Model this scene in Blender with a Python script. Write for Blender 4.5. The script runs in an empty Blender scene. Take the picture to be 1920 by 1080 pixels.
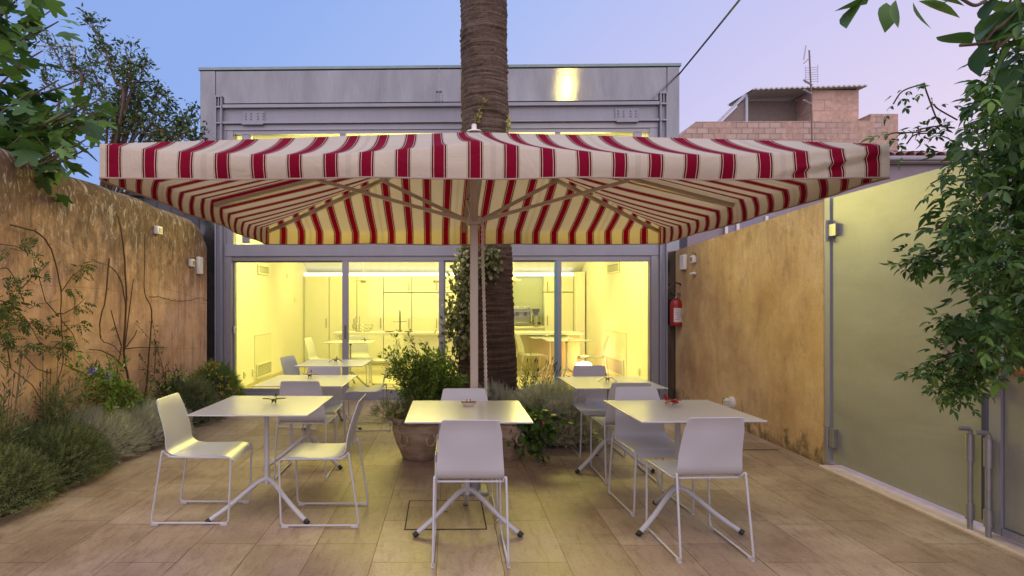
import bpy, math, random
import numpy as np
from mathutils import Vector, Matrix
random.seed(7); RNG = np.random.default_rng(11)
R = math.radians
S = bpy.context.scene
COL = S.collection
# ---------------------------------------------------------------- camera
CAMH = 1.44; FP = 1100.0; PX = 845.0; PY = 567.0
cam_d = bpy.data.cameras.new("camera"); cam = bpy.data.objects.new("camera", cam_d); COL.objects.link(cam)
cam.location = (0, 0, CAMH); cam.rotation_euler = (R(90), 0, 0)
cam_d.sensor_width = 36; cam_d.lens = 36 * FP / 1920
cam_d.shift_x = (960 - PX) / 1920; cam_d.shift_y = (PY - 540) / 1920
cam_d.clip_start = 0.05; cam_d.clip_end = 800
S.camera = cam
# ---------------------------------------------------------------- world: dusk sky
W = bpy.data.worlds.new("World"); S.world = W; W.use_nodes = True
nt = W.node_tree; nt.nodes.clear()
def wn(t, **k):
    n = nt.nodes.new(t)
    for a, b in k.items(): setattr(n, a, b)
    return n
out = wn('ShaderNodeOutputWorld'); bg = wn('ShaderNodeBackground'); bg2 = wn('ShaderNodeBackground'); addw = wn('ShaderNodeAddShader')
tc = wn('ShaderNodeTexCoord')
dot = wn('ShaderNodeVectorMath', operation='DOT_PRODUCT'); dot.inputs[1].default_value = (0.86, 0.42, -0.80)
mr = wn('ShaderNodeMapRange'); mr.inputs['From Min'].default_value = -0.75; mr.inputs['From Max'].default_value = 0.95
rp = wn('ShaderNodeValToRGB'); cr = rp.color_ramp
cr.elements[0].position = 0.0; cr.elements[0].color = (0.22, 0.34, 0.70, 1)
cr.elements[1].position = 1.0; cr.elements[1].color = (0.86, 0.66, 0.66, 1)
for p, c in ((.32, (.25, .375, .735, 1)), (.50, (.34, .44, .77, 1)), (.68, (.50, .49, .76, 1)), (.84, (.66, .57, .74, 1))):
    e = cr.elements.new(p); e.color = c
nt.links.new(tc.outputs['Generated'], dot.inputs[0]); nt.links.new(dot.outputs['Value'], mr.inputs['Value'])
nt.links.new(mr.outputs['Result'], rp.inputs['Fac'])
# warm afterglow added to the unseen sky behind the camera to brighten the patio
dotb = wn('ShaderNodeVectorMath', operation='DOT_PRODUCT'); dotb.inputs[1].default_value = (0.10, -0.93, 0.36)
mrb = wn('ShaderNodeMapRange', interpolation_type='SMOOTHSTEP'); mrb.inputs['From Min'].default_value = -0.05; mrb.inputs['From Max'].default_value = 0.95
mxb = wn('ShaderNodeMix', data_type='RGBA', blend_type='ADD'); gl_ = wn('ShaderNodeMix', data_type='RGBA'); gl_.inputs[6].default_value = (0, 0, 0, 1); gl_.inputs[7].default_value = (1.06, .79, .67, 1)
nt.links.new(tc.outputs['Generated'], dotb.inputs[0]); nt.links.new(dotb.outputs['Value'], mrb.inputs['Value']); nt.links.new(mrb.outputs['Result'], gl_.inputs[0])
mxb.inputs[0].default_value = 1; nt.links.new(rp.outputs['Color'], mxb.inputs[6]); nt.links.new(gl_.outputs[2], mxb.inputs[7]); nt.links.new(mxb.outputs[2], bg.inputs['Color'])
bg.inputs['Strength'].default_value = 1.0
sky = wn('ShaderNodeTexSky', sky_type='NISHITA'); sky.sun_disc = False
SUN_EL, SUN_AZ = R(7), R(62)
sky.sun_elevation = SUN_EL; sky.sun_rotation = SUN_AZ
nt.links.new(sky.outputs['Color'], bg2.inputs['Color']); bg2.inputs['Strength'].default_value = 0.004
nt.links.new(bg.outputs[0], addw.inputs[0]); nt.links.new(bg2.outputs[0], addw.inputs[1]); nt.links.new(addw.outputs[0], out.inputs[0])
# ---------------------------------------------------------------- sun: the last glow after sunset
sd = bpy.data.lights.new("sun", 'SUN'); sd.energy = 0.5; sd.angle = R(25); sd.color = (1, .80, .66)
sun = bpy.data.objects.new("sun", sd); COL.objects.link(sun)
sun.rotation_euler = Vector((-0.50, -0.35, 1.0)).to_track_quat('Z', 'Y').to_euler()
S.view_settings.view_transform = 'Standard'; S.view_settings.look = 'None'; S.view_settings.exposure = 0.22; S.view_settings.gamma = 1
S.cycles.use_denoising = True; S.cycles.max_bounces = 8; S.cycles.transparent_max_bounces = 16; S.cycles.sample_clamp_indirect = 6
S.cycles.caustics_reflective = False; S.cycles.caustics_refractive = False
# ================================================================ helpers
def P(px, py, Y): return Vector(((px - PX) * Y / FP, Y, CAMH + (PY - py) * Y / FP))
def onX(px, py, X): Y = X * FP / (px - PX); return P(px, py, Y)
def tag(o, label=None, cat=None, group=None, kind=None):
    if label: o['label'] = label
    if cat: o['category'] = cat
    if group: o['group'] = group
    if kind: o['kind'] = kind
    return o
def empty(name, loc=(0, 0, 0), rz=0):
    o = bpy.data.objects.new(name, None); COL.objects.link(o); o.location = loc; o.rotation_euler = (0, 0, rz); o.empty_display_size = .1
    return o
class MB:
    def __init__(s): s.v = []; s.f = []; s.uv = None
    def add(s, vs, fs):
        b = len(s.v); s.v += [tuple(v) for v in vs]; s.f += [tuple(b + i for i in f) for f in fs]; return s
    def box(s, x0, x1, y0, y1, z0, z1):
        return s.add([(x0,y0,z0),(x1,y0,z0),(x1,y1,z0),(x0,y1,z0),(x0,y0,z1),(x1,y0,z1),(x1,y1,z1),(x0,y1,z1)],
                     [(0,3,2,1),(4,5,6,7),(0,1,5,4),(1,2,6,5),(2,3,7,6),(3,0,4,7)])
    def bar(s, a, b, w, h, up=(0, 0, 1)):
        a = Vector(a); b = Vector(b); d = (b - a).normalized(); u = Vector(up)
        if abs(d.dot(u)) > .99: u = Vector((0, 1, 0))
        x = d.cross(u).normalized() * w / 2; z = x.cross(d).normalized() * h / 2
        vs = [a - x - z, a + x - z, a + x + z, a - x + z, b - x - z, b + x - z, b + x + z, b - x + z]
        return s.add(vs, [(0,1,2,3),(7,6,5,4),(0,4,5,1),(1,5,6,2),(2,6,7,3),(3,7,4,0)])
    def tube(s, pts, r, n=8, closed=False, cap=True):
        pts = [Vector(p) for p in pts]; m = len(pts); rs = r if isinstance(r, (list, tuple)) else [r] * m
        vs = []; prev = None
        for i, p in enumerate(pts):
            if closed: d = pts[(i + 1) % m] - pts[i - 1]
            else: d = pts[min(i + 1, m - 1)] - pts[max(i - 1, 0)]
            d.normalize()
            if prev is None:
                u = Vector((0, 0, 1)) if abs(d.z) < .9 else Vector((1, 0, 0)); x = d.cross(u).normalized()
            else:
                x = prev - d * prev.dot(d)
                x = x.normalized() if x.length > 1e-6 else d.cross(Vector((0, 0, 1))).normalized()
            prev = x; y = d.cross(x)
            for k in range(n):
                a = 2 * math.pi * k / n; vs.append(p + (x * math.cos(a) + y * math.sin(a)) * rs[i])
        fs = []
        for i in range(m if closed else m - 1):
            j = (i + 1) % m
            for k in range(n): fs.append((i*n+k, i*n+(k+1)%n, j*n+(k+1)%n, j*n+k))
        if cap and not closed: fs.append(tuple(range(n - 1, -1, -1))); fs.append(tuple((m-1)*n + k for k in range(n)))
        return s.add(vs, fs)
    def lathe(s, prof, n=32, c=(0, 0, 0), axis='z', cap=True):
        vs = []
        for r, z in prof:
            for k in range(n):
                a = 2 * math.pi * k / n
                q = (r*math.cos(a), r*math.sin(a), z) if axis == 'z' else ((z, r*math.cos(a), r*math.sin(a)) if axis == 'x' else (r*math.cos(a), z, -r*math.sin(a)))
                vs.append((q[0]+c[0], q[1]+c[1], q[2]+c[2]))
        m = len(prof); fs = [(i*n+k, i*n+(k+1)%n, (i+1)*n+(k+1)%n, (i+1)*n+k) for i in range(m-1) for k in range(n)]
        if cap: fs.append(tuple(range(n-1, -1, -1))); fs.append(tuple((m-1)*n+k for k in range(n)))
        return s.add(vs, fs)
    def prism(s, poly, y0, y1, plane='xz'):
        n = len(poly)
        mk = (lambda a, b, y: (a, y, b)) if plane == 'xz' else ((lambda a, b, y: (a, b, y)) if plane == 'xy' else (lambda a, b, y: (y, a, b)))
        vs = [mk(a, b, y0) for a, b in poly] + [mk(a, b, y1) for a, b in poly]
        return s.add(vs, [tuple(range(n)), tuple(range(2*n-1, n-1, -1))] + [(i, i+n, (i+1)%n+n, (i+1)%n) for i in range(n)])
    def build(s, name, mat, parent=None, smooth=35, bevel=0, label=None):
        me = bpy.data.meshes.new(name); me.from_pydata(s.v, [], s.f)
        import bmesh as _b
        bm = _b.new(); bm.from_mesh(me); _b.ops.recalc_face_normals(bm, faces=bm.faces); bm.to_mesh(me); bm.free()
        me.materials.append(mat)
        if smooth:
            me.polygons.foreach_set('use_smooth', [True] * len(me.polygons)); me.set_sharp_from_angle(angle=R(smooth))
        o = bpy.data.objects.new(name, me); COL.objects.link(o)
        if parent: o.parent = parent
        if bevel:
            m = o.modifiers.new('bevel', 'BEVEL'); m.width = bevel; m.segments = 2; m.limit_method = 'ANGLE'; m.angle_limit = R(40)
        if label: o['label'] = label
        return o
def copy_tree(o, parent=None):
    c = o.copy(); COL.objects.link(c); c.parent = parent
    for ch in list(o.children): copy_tree(ch, c)
    return c
def bez(pts, n=6):
    """Catmull-Rom through pts"""
    P_ = [Vector(p) for p in pts]; P_ = [P_[0]*2 - P_[1]] + P_ + [P_[-1]*2 - P_[-2]]; o = []
    for i in range(1, len(P_) - 2):
        a, b, c, d = P_[i-1:i+3]
        for k in range(n):
            t = k / n; o.append(.5*((2*b) + (c-a)*t + (2*a-5*b+4*c-d)*t*t + (3*b-a-3*c+d)*t**3))
    o.append(P_[-2]); return o
def fillet(pts, r, n=5):
    pts = [Vector(p) for p in pts]; o = [pts[0]]
    for i in range(1, len(pts)-1):
        a, b, c = pts[i-1:i+2]; u = (a-b).normalized(); w = (c-b).normalized(); rr = min(r, (a-b).length*.45, (c-b).length*.45)
        for k in range(n+1):
            t = k/n; o.append((b+u*rr)*(1-t)**2 + b*2*t*(1-t) + (b+w*rr)*t*t)
    o.append(pts[-1]); return o
# ---------------------------------------------------------------- instanced leaf meshes (numpy)
def frames(d, roll=1.0, up=(0, 0, 1)):
    d = d / (np.linalg.norm(d, axis=1, keepdims=True) + 1e-9)
    u = np.array(up) + RNG.normal(0, roll, d.shape)
    y = np.cross(u, d); y /= np.linalg.norm(y, axis=1, keepdims=True) + 1e-9
    z = np.cross(d, y)
    return np.stack([d, y, z], axis=2)
def inst(T, F, pos, d, sc, roll=.5):
    pos = np.asarray(pos, float); d = np.asarray(d, float); n = len(pos); sc = np.broadcast_to(np.asarray(sc, float), (n,))
    M = frames(d, roll)
    V = np.einsum('nij,kj->nki', M, T) * sc[:, None, None] + pos[:, None, :]
    k = len(T); FF = F[None] + (np.arange(n) * k)[:, None, None]
    return V.reshape(-1, 3), FF.reshape(-1, F.shape[1]), k
def leafmesh(name, parts, mat, parent=None, rnd=None):
    """parts: list of (V, F(tri), vertsPerRandom)"""
    Vs, Fs, Rs = [], [], []; b = 0
    for V, F, k in parts:
        Vs.append(V); Fs.append(F + b); b += len(V)
        Rs.append(np.repeat(RNG.random(len(V)//k + 1), k)[:len(V)])
    V = np.concatenate(Vs); F = np.concatenate(Fs); r = np.concatenate(Rs)
    me = bpy.data.meshes.new(name); me.vertices.add(len(V)); me.vertices.foreach_set('co', V.ravel().astype(np.float32))
    me.loops.add(F.size); me.loops.foreach_set('vertex_index', F.ravel().astype(np.int32))
    me.polygons.add(len(F)); me.polygons.foreach_set('loop_start', np.arange(0, F.size, 3, dtype=np.int32))
    me.update(calc_edges=True); me.validate()
    at = me.attributes.new('rnd', 'FLOAT', 'POINT'); at.data.foreach_set('value', r.astype(np.float32))
    me.materials.append(mat)
    o = bpy.data.objects.new(name, me); COL.objects.link(o)
    if parent: o.parent = parent
    return o
def tmpl_leaf(w=.32, bend=.12, fold=.06):
    st = ((.12,.42),(.30,.90),(.48,1.0),(.68,.78),(.86,.36)); T = [(0,0,0)]
    for x_, k_ in st: b_ = -bend*x_*x_; T += [(x_, w/2*k_, b_+fold*k_), (x_, 0, b_), (x_, -w/2*k_, b_+fold*k_)]
    T.append((1,0,-bend)); n_ = len(T)-1; F = [(0,2,1),(0,3,2)]
    for i_ in range(4): a_ = 1+3*i_; F += [(a_,a_+1,a_+4),(a_,a_+4,a_+3),(a_+1,a_+2,a_+5),(a_+1,a_+5,a_+4)]
    F += [(n_-3,n_-2,n_),(n_-2,n_-1,n_)]; return np.array(T, float), np.array(F)
def tmpl_small(w=.3, fold=.05):
    T = np.array([(0,0,0),(.45,w/2,fold),(1,0,-.05),(.45,-w/2,fold)], float); return T, np.array([(0,3,2),(0,2,1)])
def tmpl_fig():
    pts = []; 
    lob = [(-160,.34),(-140,.42),(-115,.50),(-98,.50),(-86,.40),(-72,.44),(-58,.66),(-46,.80),(-36,.74),(-27,.50),(-17,.66),(-8,.90),(0,1.0)]
    lob = lob + [(-a, r) for a, r in reversed(lob[:-1])]
    T = [(0.02,0,0)]
    for a, r in lob: T.append((r*math.cos(R(a))*.72+.22, r*math.sin(R(a))*.72, .07*abs(math.sin(R(a)))*r - .14*r*r))
    T.append((.22,0,.0)); c = len(T)-1; n = len(lob)
    F = [(c, i, i+1) for i in range(1, n)] + [(c, n, 0), (c, 0, 1)]
    return np.array(T, float), np.array(F)
def tmpl_sprig(n=9, leaf=None, ll=.35, spread=60, w=.22):
    """stem of unit length along x carrying n small leaves"""
    LT, LF = leaf if leaf else tmpl_small(w)
    st = np.random.default_rng(3); pos = []; d = []
    for i in range(n):
        t = .12 + .88*i/(n-1); a = i*2.4; s = math.sin(R(spread))*(1-.4*t)
        pos.append((t, 0, 0)); d.append((math.cos(R(spread))+.2*t, s*math.cos(a), s*math.sin(a)))
    V, F, k = inst(LT, LF, np.array(pos), np.array(d), ll*(1-.3*np.linspace(0,1,n)), .3)
    ST = np.array([(0,.008,0),(0,-.008,0),(1,0,.004)], float); SF = np.array([(0,1,2)])
    return np.concatenate([V, ST]), np.concatenate([F, SF+len(V)])
def tmpl_pinnate(n=3, w=.34, droop=.35):
    LT, LF = tmpl_leaf(w, .22, .08); pos = []; d = []; sc = []
    for i in range(n):
        t = .28 + .55*i/max(n-1, 1); z = -droop*t*t
        for s in (1, -1): pos.append((t, 0, z)); d.append((.62, s*.8, -.25)); sc.append(.42)
    pos.append((.9, 0, -droop*.8)); d.append((1, 0, -.5)); sc.append(.55)
    M = []
    V, F, k = inst(LT, LF, np.array(pos), np.array(d), np.array(sc), .08)
    ST = np.array([(0,.008,0),(0,-.008,0),(.5,.006,-droop*.25),(.5,-.006,-droop*.25),(.92,0,-droop*.82)], float); SF = np.array([(0,1,3),(0,3,2),(2,3,4)])
    return np.concatenate([V, ST]), np.concatenate([F, SF+len(V)])
def rdir(n): 
    d = RNG.normal(0, 1, (n, 3)); return d/np.linalg.norm(d, axis=1, keepdims=True)
def lump(d, seed, amp=.16):
    g = np.random.default_rng(seed); s = np.ones(len(d))
    for _ in range(9):
        k = g.normal(0, 1, 3); k /= np.linalg.norm(k); s += amp * np.maximum(0, d@k*3-2) - amp*.25*np.maximum(0, -d@k*3-1.6)
    return s
def dome(c, rad, n, seed, T, F, sc, inner=.84, roll=.6, upb=.35, amp=.16, zmin=0.02, jit=.28):
    d = rdir(n); d[:, 2] = np.abs(d[:, 2])*1.0 - .12*RNG.random(n); s = lump(d, seed, amp)*(inner + (1-inner)*RNG.random(n)**.6)
    p = np.array(c) + d*s[:, None]*np.array(rad); p[:, 2] = np.maximum(p[:, 2], zmin)
    o = d/np.array(rad)*max(rad) + RNG.normal(0, jit, d.shape); o[:, 2] += upb
    return inst(T, F, p, o, sc*(.7+.6*RNG.random(n)), roll)
def core(c, rad, seed, k=.74, amp=.16):
    m = MB(); n, q = 20, 10; vs = []
    for i in range(q+1):
        el = R(-12) + (R(90)+R(12))*i/q
        for j in range(n):
            a = 2*math.pi*j/n; d = np.array([[math.cos(el)*math.cos(a), math.cos(el)*math.sin(a), math.sin(el)]])
            s = lump(d, seed, amp)[0]*k; z = c[2]+d[0,2]*s*rad[2]
            vs.append((c[0]+d[0,0]*s*rad[0], c[1]+d[0,1]*s*rad[1], max(z, .005)))
    m.add(vs, [(i*n+j, i*n+(j+1)%n, (i+1)*n+(j+1)%n, (i+1)*n+j) for i in range(q) for j in range(n)] + [tuple(range(n-1,-1,-1))])
    return m
# ================================================================ materials
class NT:
    def __init__(s, name):
        s.m = bpy.data.materials.new(name); s.m.use_nodes = True; s.t = s.m.node_tree; s.n = s.t.nodes; s.b = s.n['Principled BSDF']; s.o = s.n['Material Output']
        s.tc = s.new('ShaderNodeTexCoord'); s.geo = None
    def new(s, t, **k):
        n = s.n.new(t)
        for a, b in k.items(): setattr(n, a, b)
        return n
    def L(s, a, b): s.t.links.new(a, b)
    def coord(s, scale=(1,1,1), rot=(0,0,0), src='Object', loc=(0,0,0)):
        m = s.new('ShaderNodeMapping'); m.inputs['Scale'].default_value = scale; m.inputs['Rotation'].default_value = rot; m.inputs['Location'].default_value = loc
        s.L(s.tc.outputs[src], m.inputs['Vector']); return m.outputs[0]
    def noise(s, vec, scale, detail=6, rough=.6, dist=0):
        n = s.new('ShaderNodeTexNoise'); n.inputs['Scale'].default_value = scale; n.inputs['Detail'].default_value = detail; n.inputs['Roughness'].default_value = rough; n.inputs['Distortion'].default_value = dist
        s.L(vec, n.inputs['Vector']); return n.outputs['Fac']
    def ramp(s, fac, stops, interp='LINEAR'):
        n = s.new('ShaderNodeValToRGB'); c = n.color_ramp; c.interpolation = interp
        while len(c.elements) > 1: c.elements.remove(c.elements[-1])
        c.elements[0].position = stops[0][0]; c.elements[0].color = col4(stops[0][1])
        for p, k in stops[1:]: e = c.elements.new(p); e.color = col4(k)
        s.L(fac, n.inputs['Fac']); return n.outputs['Color']
    def mix(s, fac, a, b, mode='MIX'):
        n = s.new('ShaderNodeMix', data_type='RGBA', blend_type=mode)
        for sock, v in ((n.inputs[0], fac), (n.inputs[6], a), (n.inputs[7], b)):
            if hasattr(v, 'links'): s.L(v, sock)
            elif isinstance(v, (int, float)): sock.default_value = v
            else: sock.default_value = col4(v)
        return n.outputs[2]
    def math(s, op, a, b=None, c=None):
        n = s.new('ShaderNodeMath', operation=op)
        for i, v in enumerate((a, b, c)):
            if v is None: continue
            if hasattr(v, 'links'): s.L(v, n.inputs[i])
            else: n.inputs[i].default_value = v
        return n.outputs[0]
    def bump(s, h, strength=.3, dist=.01):
        n = s.new('ShaderNodeBump'); n.inputs['Strength'].default_value = strength; n.inputs['Distance'].default_value = dist
        s.L(h, n.inputs['Height']); s.L(n.outputs[0], s.b.inputs['Normal']); return n
    def sep(s, vec, ax):
        n = s.new('ShaderNodeSeparateXYZ'); s.L(vec, n.inputs[0]); return n.outputs[ax]
    def fin(s, color=None, rough=.6, metal=0, **k):
        if color is not None:
            if hasattr(color, 'links'): s.L(color, s.b.inputs['Base Color'])
            else: s.b.inputs['Base Color'].default_value = col4(color)
        if hasattr(rough, 'links'): s.L(rough, s.b.inputs['Roughness'])
        else: s.b.inputs['Roughness'].default_value = rough
        s.b.inputs['Metallic'].default_value = metal
        for a, b in k.items(): s.b.inputs[a.replace('_', ' ')].default_value = b
        return s.m
def col4(c): 
    if isinstance(c, (int, float)): return (c, c, c, 1)
    return tuple(c) + (1,) if len(c) == 3 else tuple(c)
def simple(name, c, rough=.5, metal=0, var=.12, vs=8, bump=.0, **k):
    t = NT(name); n = t.noise(t.coord(), vs, 5)
    cc = t.ramp(n, [(.25, tuple(x*(1-var) for x in c)), (.75, tuple(min(1, x*(1+var)) for x in c))])
    if bump: t.bump(t.noise(t.coord(), vs*12, 4), bump, .003)
    return t.fin(cc, rough, metal, **k)
M = {}
# limestone paving: slabs run away from the house
t = NT('paving'); v = t.coord(rot=(0, 0, R(90)), loc=(0.13, .07, 0)); vb = t.new('ShaderNodeVectorMath', operation='ADD')
br = t.new('ShaderNodeTexBrick'); br.offset = .37; br.offset_frequency = 3; br.squash = 1.35; br.squash_frequency = 2
br.inputs['Scale'].default_value = 1; br.inputs['Mortar Size'].default_value = .0028; br.inputs['Mortar Smooth'].default_value = .3
br.inputs['Brick Width'].default_value = .62; br.inputs['Row Height'].default_value = .36; br.inputs['Bias'].default_value = 0
br.inputs['Color1'].default_value = (0, 0, 0, 1); br.inputs['Color2'].default_value = (1, 1, 1, 1); br.inputs['Mortar'].default_value = (.5, .5, .5, 1)
wob = t.noise(t.coord(), 3.0, 3); wv = t.new('ShaderNodeVectorMath', operation='SCALE'); cw = t.new('ShaderNodeCombineXYZ'); t.L(wob, cw.inputs[0]); t.L(wob, cw.inputs[1]); t.L(cw.outputs[0], wv.inputs[0]); wv.inputs['Scale'].default_value = .012
t.L(v, vb.inputs[0]); t.L(wv.outputs[0], vb.inputs[1]); t.L(vb.outputs[0], br.inputs['Vector'])
n1 = t.noise(t.coord(), 1.6, 8, .65, .4); n2 = t.noise(t.coord(scale=(5, 1, 1)), 4, 8, .7, .3); n3 = t.noise(t.coord(), 70, 4, .7)
c = t.ramp(n1, [(.3, (.27, .195, .135)), (.5, (.41, .315, .23)), (.72, (.55, .445, .335))])
c = t.mix(.6, c, t.ramp(br.outputs['Color'], [(0, (.62, .56, .50)), (.5, (.85, .82, .78)), (1, (1, 1, 1))]), 'MULTIPLY')
c = t.mix(.6, c, t.ramp(n2, [(.32, (.55, .45, .40)), (.5, (1, 1, 1)), (.7, (1, .97, .93))]), 'MULTIPLY')
c = t.mix(.8, c, t.ramp(n3, [(.3, (.62, .57, .52)), (.48, (1, 1, 1))]), 'MULTIPLY')
pit = t.ramp(t.noise(t.coord(scale=(2.2, .8, 1)), 26, 3, .5), [(.70, (1, 1, 1)), (.76, (.42, .33, .27))]); c = t.mix(.8, c, pit, 'MULTIPLY')
jm = t.ramp(t.noise(t.coord(), 2.2, 4), [(.35, .4), (.58, 1)])
c = t.mix(t.math('MULTIPLY', br.outputs['Fac'], jm), c, (.09, .05, .03))
t.bump(t.math('SUBTRACT', t.math('MULTIPLY', n2, .5), br.outputs['Fac']), .6, .006)
M['paving'] = t.fin(c, t.ramp(n1, [(.3, .42), (.7, .62)]), Specular_IOR_Level=.4)
# weathered render walls
def plaster(name, lo, mid, hi, stain, dark, ztop, streak=1.0, zamt=1.0, st=(1, 3.6, .42)):
    t = NT(name); ob = t.coord()
    n1 = t.noise(ob, 1.1, 9, .66, .1); n2 = t.noise(t.coord(scale=st), 2.4, 9, .75, .2); n3 = t.noise(t.coord(scale=(1, 1.25, .8)), 5.5, 9, .74, .5); n4 = t.noise(ob, 60, 5, .7)
    c = t.ramp(n1, [(.28, lo), (.5, mid), (.72, hi)])
    z = t.sep(ob, 2)
    zz = t.new('ShaderNodeMapRange'); zz.inputs['From Min'].default_value = ztop-1.25; zz.inputs['From Max'].default_value = ztop; t.L(z, zz.inputs['Value'])
    k = t.math('ADD', t.math('MULTIPLY', zz.outputs[0], .40*zamt), t.math('MULTIPLY', n2, 1.0))
    c = t.mix(t.ramp(k, [(.52, 0.0), (.64, .42*streak), (.86, .8*streak)]), c, stain)
    k2 = t.math('ADD', t.math('MULTIPLY', zz.outputs[0], .30*zamt), n3)
    c = t.mix(t.ramp(k2, [(.57, 0), (.80, .78)]), c, dark)
    lt = t.math('ADD', t.math('MULTIPLY', t.noise(t.coord(scale=(1,2.2,.8)), 9, 9, .78, .8), 1), t.math('MULTIPLY', zz.outputs[0], .07))
    c = t.mix(t.ramp(lt, [(.585, 0), (.68, .55*zamt)]), c, (.78, .68, .54))
    c = t.mix(t.ramp(t.noise(ob, 2.6, 8, .72, .15), [(.46, 0), (.64, .36*streak)]), c, stain)
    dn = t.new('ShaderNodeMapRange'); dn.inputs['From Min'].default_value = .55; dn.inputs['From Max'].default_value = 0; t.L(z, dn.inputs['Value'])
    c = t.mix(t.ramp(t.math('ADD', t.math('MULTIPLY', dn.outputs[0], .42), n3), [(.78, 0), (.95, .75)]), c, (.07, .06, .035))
    c = t.mix(.35, c, t.ramp(n4, [(.3, .6), (.6, 1.0)]), 'MULTIPLY')
    t.bump(t.math('ADD', n3, t.math('MULTIPLY', n4, .4)), .5, .012)
    return t.fin(c, .9, Specular_IOR_Level=.15)
M['wall_left'] = plaster('pink_render', (.50, .28, .15), (.72, .44, .26), (.86, .60, .40), (.20, .115, .06), (.07, .05, .035), 2.65, 1.0, 1.15)
M['wall_right'] = plaster('ochre_render', (.46, .28, .13), (.68, .47, .23), (.86, .67, .38), (.34, .20, .11), (.24, .165, .11), 2.8, .7, .45, (1, 2.4, .6))
# steel
def steel(name, c, rough=.34, var=.18, sc=(1, 1, .3), metal=.85):
    t = NT(name); n1 = t.noise(t.coord(scale=sc), 2.2, 8, .65, .4); n2 = t.noise(t.coord(scale=(30, 30, .6)), 6, 3, .6); n3 = t.noise(t.coord(), 30, 6, .8)
    cc = t.ramp(n1, [(.3, tuple(x*(1-var) for x in c)), (.7, tuple(min(x*(1+var), 1) for x in c))])
    cc = t.mix(.35, cc, t.ramp(n2, [(.3, .75), (.6, 1)]), 'MULTIPLY'); cc = t.mix(.7, cc, t.ramp(n3, [(.24, .45), (.36, 1)]), 'MULTIPLY')
    t.bump(n2, .04, .002)
    if metal > .8: tv = t.new('ShaderNodeCombineXYZ'); tv.inputs[2].default_value = 1; t.L(tv.outputs[0], t.b.inputs['Tangent']); t.b.inputs['Anisotropic'].default_value = .88
    return t.fin(cc, t.math('ADD', t.math('MULTIPLY', n1, .1), rough-.05), metal)
M['steel'] = steel('brushed_steel', (.20, .205, .21), .10, .22, metal=.9); M['paint_steel'] = steel('grey_painted_steel', (.30, .305, .345), .5, .08, metal=.15)
M['frame'] = steel('aluminium_frame', (.33, .33, .36), .42, .06, metal=.35); M['dark_steel'] = steel('dark_steel', (.10, .10, .11), .5, .1, metal=.4)
M['frame_teal'] = simple('teal_edge', (.16, .33, .36), .4, .3, .05)
M['bolt'] = simple('bolt_metal', (.25, .25, .28), .4, .7)
t = NT('gate_sheet'); n1 = t.noise(t.coord(scale=(1, 1, 3)), .9, 6, .6, .6); n2 = t.noise(t.coord(scale=(1, 22, .8)), 7, 4, .7); n3 = t.noise(t.coord(), 120, 2)
c = t.ramp(n1, [(.3, (.29, .295, .255)), (.7, (.38, .385, .335))]); c = t.mix(.25, c, t.ramp(n2, [(.3, .75), (.6, 1)]), 'MULTIPLY'); c = t.mix(.25, c, t.ramp(n3, [(.3, .8), (.6, 1)]), 'MULTIPLY')
c = t.mix(t.ramp(t.noise(t.coord(scale=(1, 9, .7)), 5, 3, .5), [(.77, 0), (.8, .6)]), c, (.16, .12, .08))
t.bump(n1, .15, .02); M['gate'] = t.fin(c, .42, .1)
M['white'] = simple('white_coated_metal', (.55, .56, .60), .34, 0, .03, 3)
M['white_top'] = simple('white_table_laminate', (.54, .55, .59), .25, 0, .03, 3, Coat_Weight=.35, Coat_Roughness=.18)
M['black'] = simple('black_plastic', (.02, .02, .02), .5); M['dark_green'] = simple('dark_green_paint', (.03, .045, .015), .4)
M['brown_red'] = simple('red_brown_wood', (.16, .045, .02), .5); M['red'] = simple('red_paint', (.30, .018, .015), .35); M['cream'] = simple('cream_glaze', (.62, .52, .36), .35)
M['grey'] = simple('grey_metal', (.20, .18, .15), .4, .3); M['plastic'] = simple('white_plastic', (.72, .70, .64), .45, 0, .05); M['rust_red'] = simple('terracotta_paint', (.48, .17, .10), .5)
M['threshold'] = simple('pale_stone', (.60, .50, .46), .7, 0, .14, 12, .3)
M['rope'] = simple('white_rope', (.62, .56, .48), .8); M['pole'] = simple('beige_coated_aluminium', (.50, .43, .36), .35, .2, .06, 4); M['wire'] = simple('black_cable', (.03, .03, .035), .6); M['galv'] = simple('galvanised', (.35, .35, .36), .45, .7)
t = NT('terracotta'); n1 = t.noise(t.coord(scale=(1, 1, 3)), 5, 8, .65, .4); n2 = t.noise(t.coord(), 40, 5)
c = t.ramp(n1, [(.3, (.24, .165, .11)), (.5, (.36, .27, .19)), (.72, (.54, .45, .35))]); t.bump(n2, .3, .004); M['terracotta'] = t.fin(c, .85)
M['soil'] = simple('soil', (.05, .035, .02), .95, 0, .3, 40, .6)
t = NT('fabric'); uv = t.new('ShaderNodeUVMap'); u = t.sep(uv.outputs[0], 0)
fr = t.math('ABSOLUTE', t.math('SUBTRACT', t.math('FRACT', t.math('ADD', u, .5)), .5))
c = t.ramp(fr, [(0, (.27, .003, .032)), (.133, (.76, .62, .50)), (.152, (.15, .003, .018)), (.196, (.66, .59, .46)), (.222, (.33, .30, .25)), (.233, (.71, .65, .54))], 'CONSTANT')
fr2 = t.math('ABSOLUTE', t.math('SUBTRACT', t.math('FRACT', t.math('ADD', t.math('MULTIPLY', u, .25), .375)), .5))
c = t.mix(t.ramp(fr2, [(0, .16), (.016, 0)], 'CONSTANT'), c, (.30, .27, .24))
n1 = t.noise(t.coord(), 2.5, 6, .6); c = t.mix(.5, c, t.ramp(n1, [(.3, .84), (.65, 1)]), 'MULTIPLY')
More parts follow.
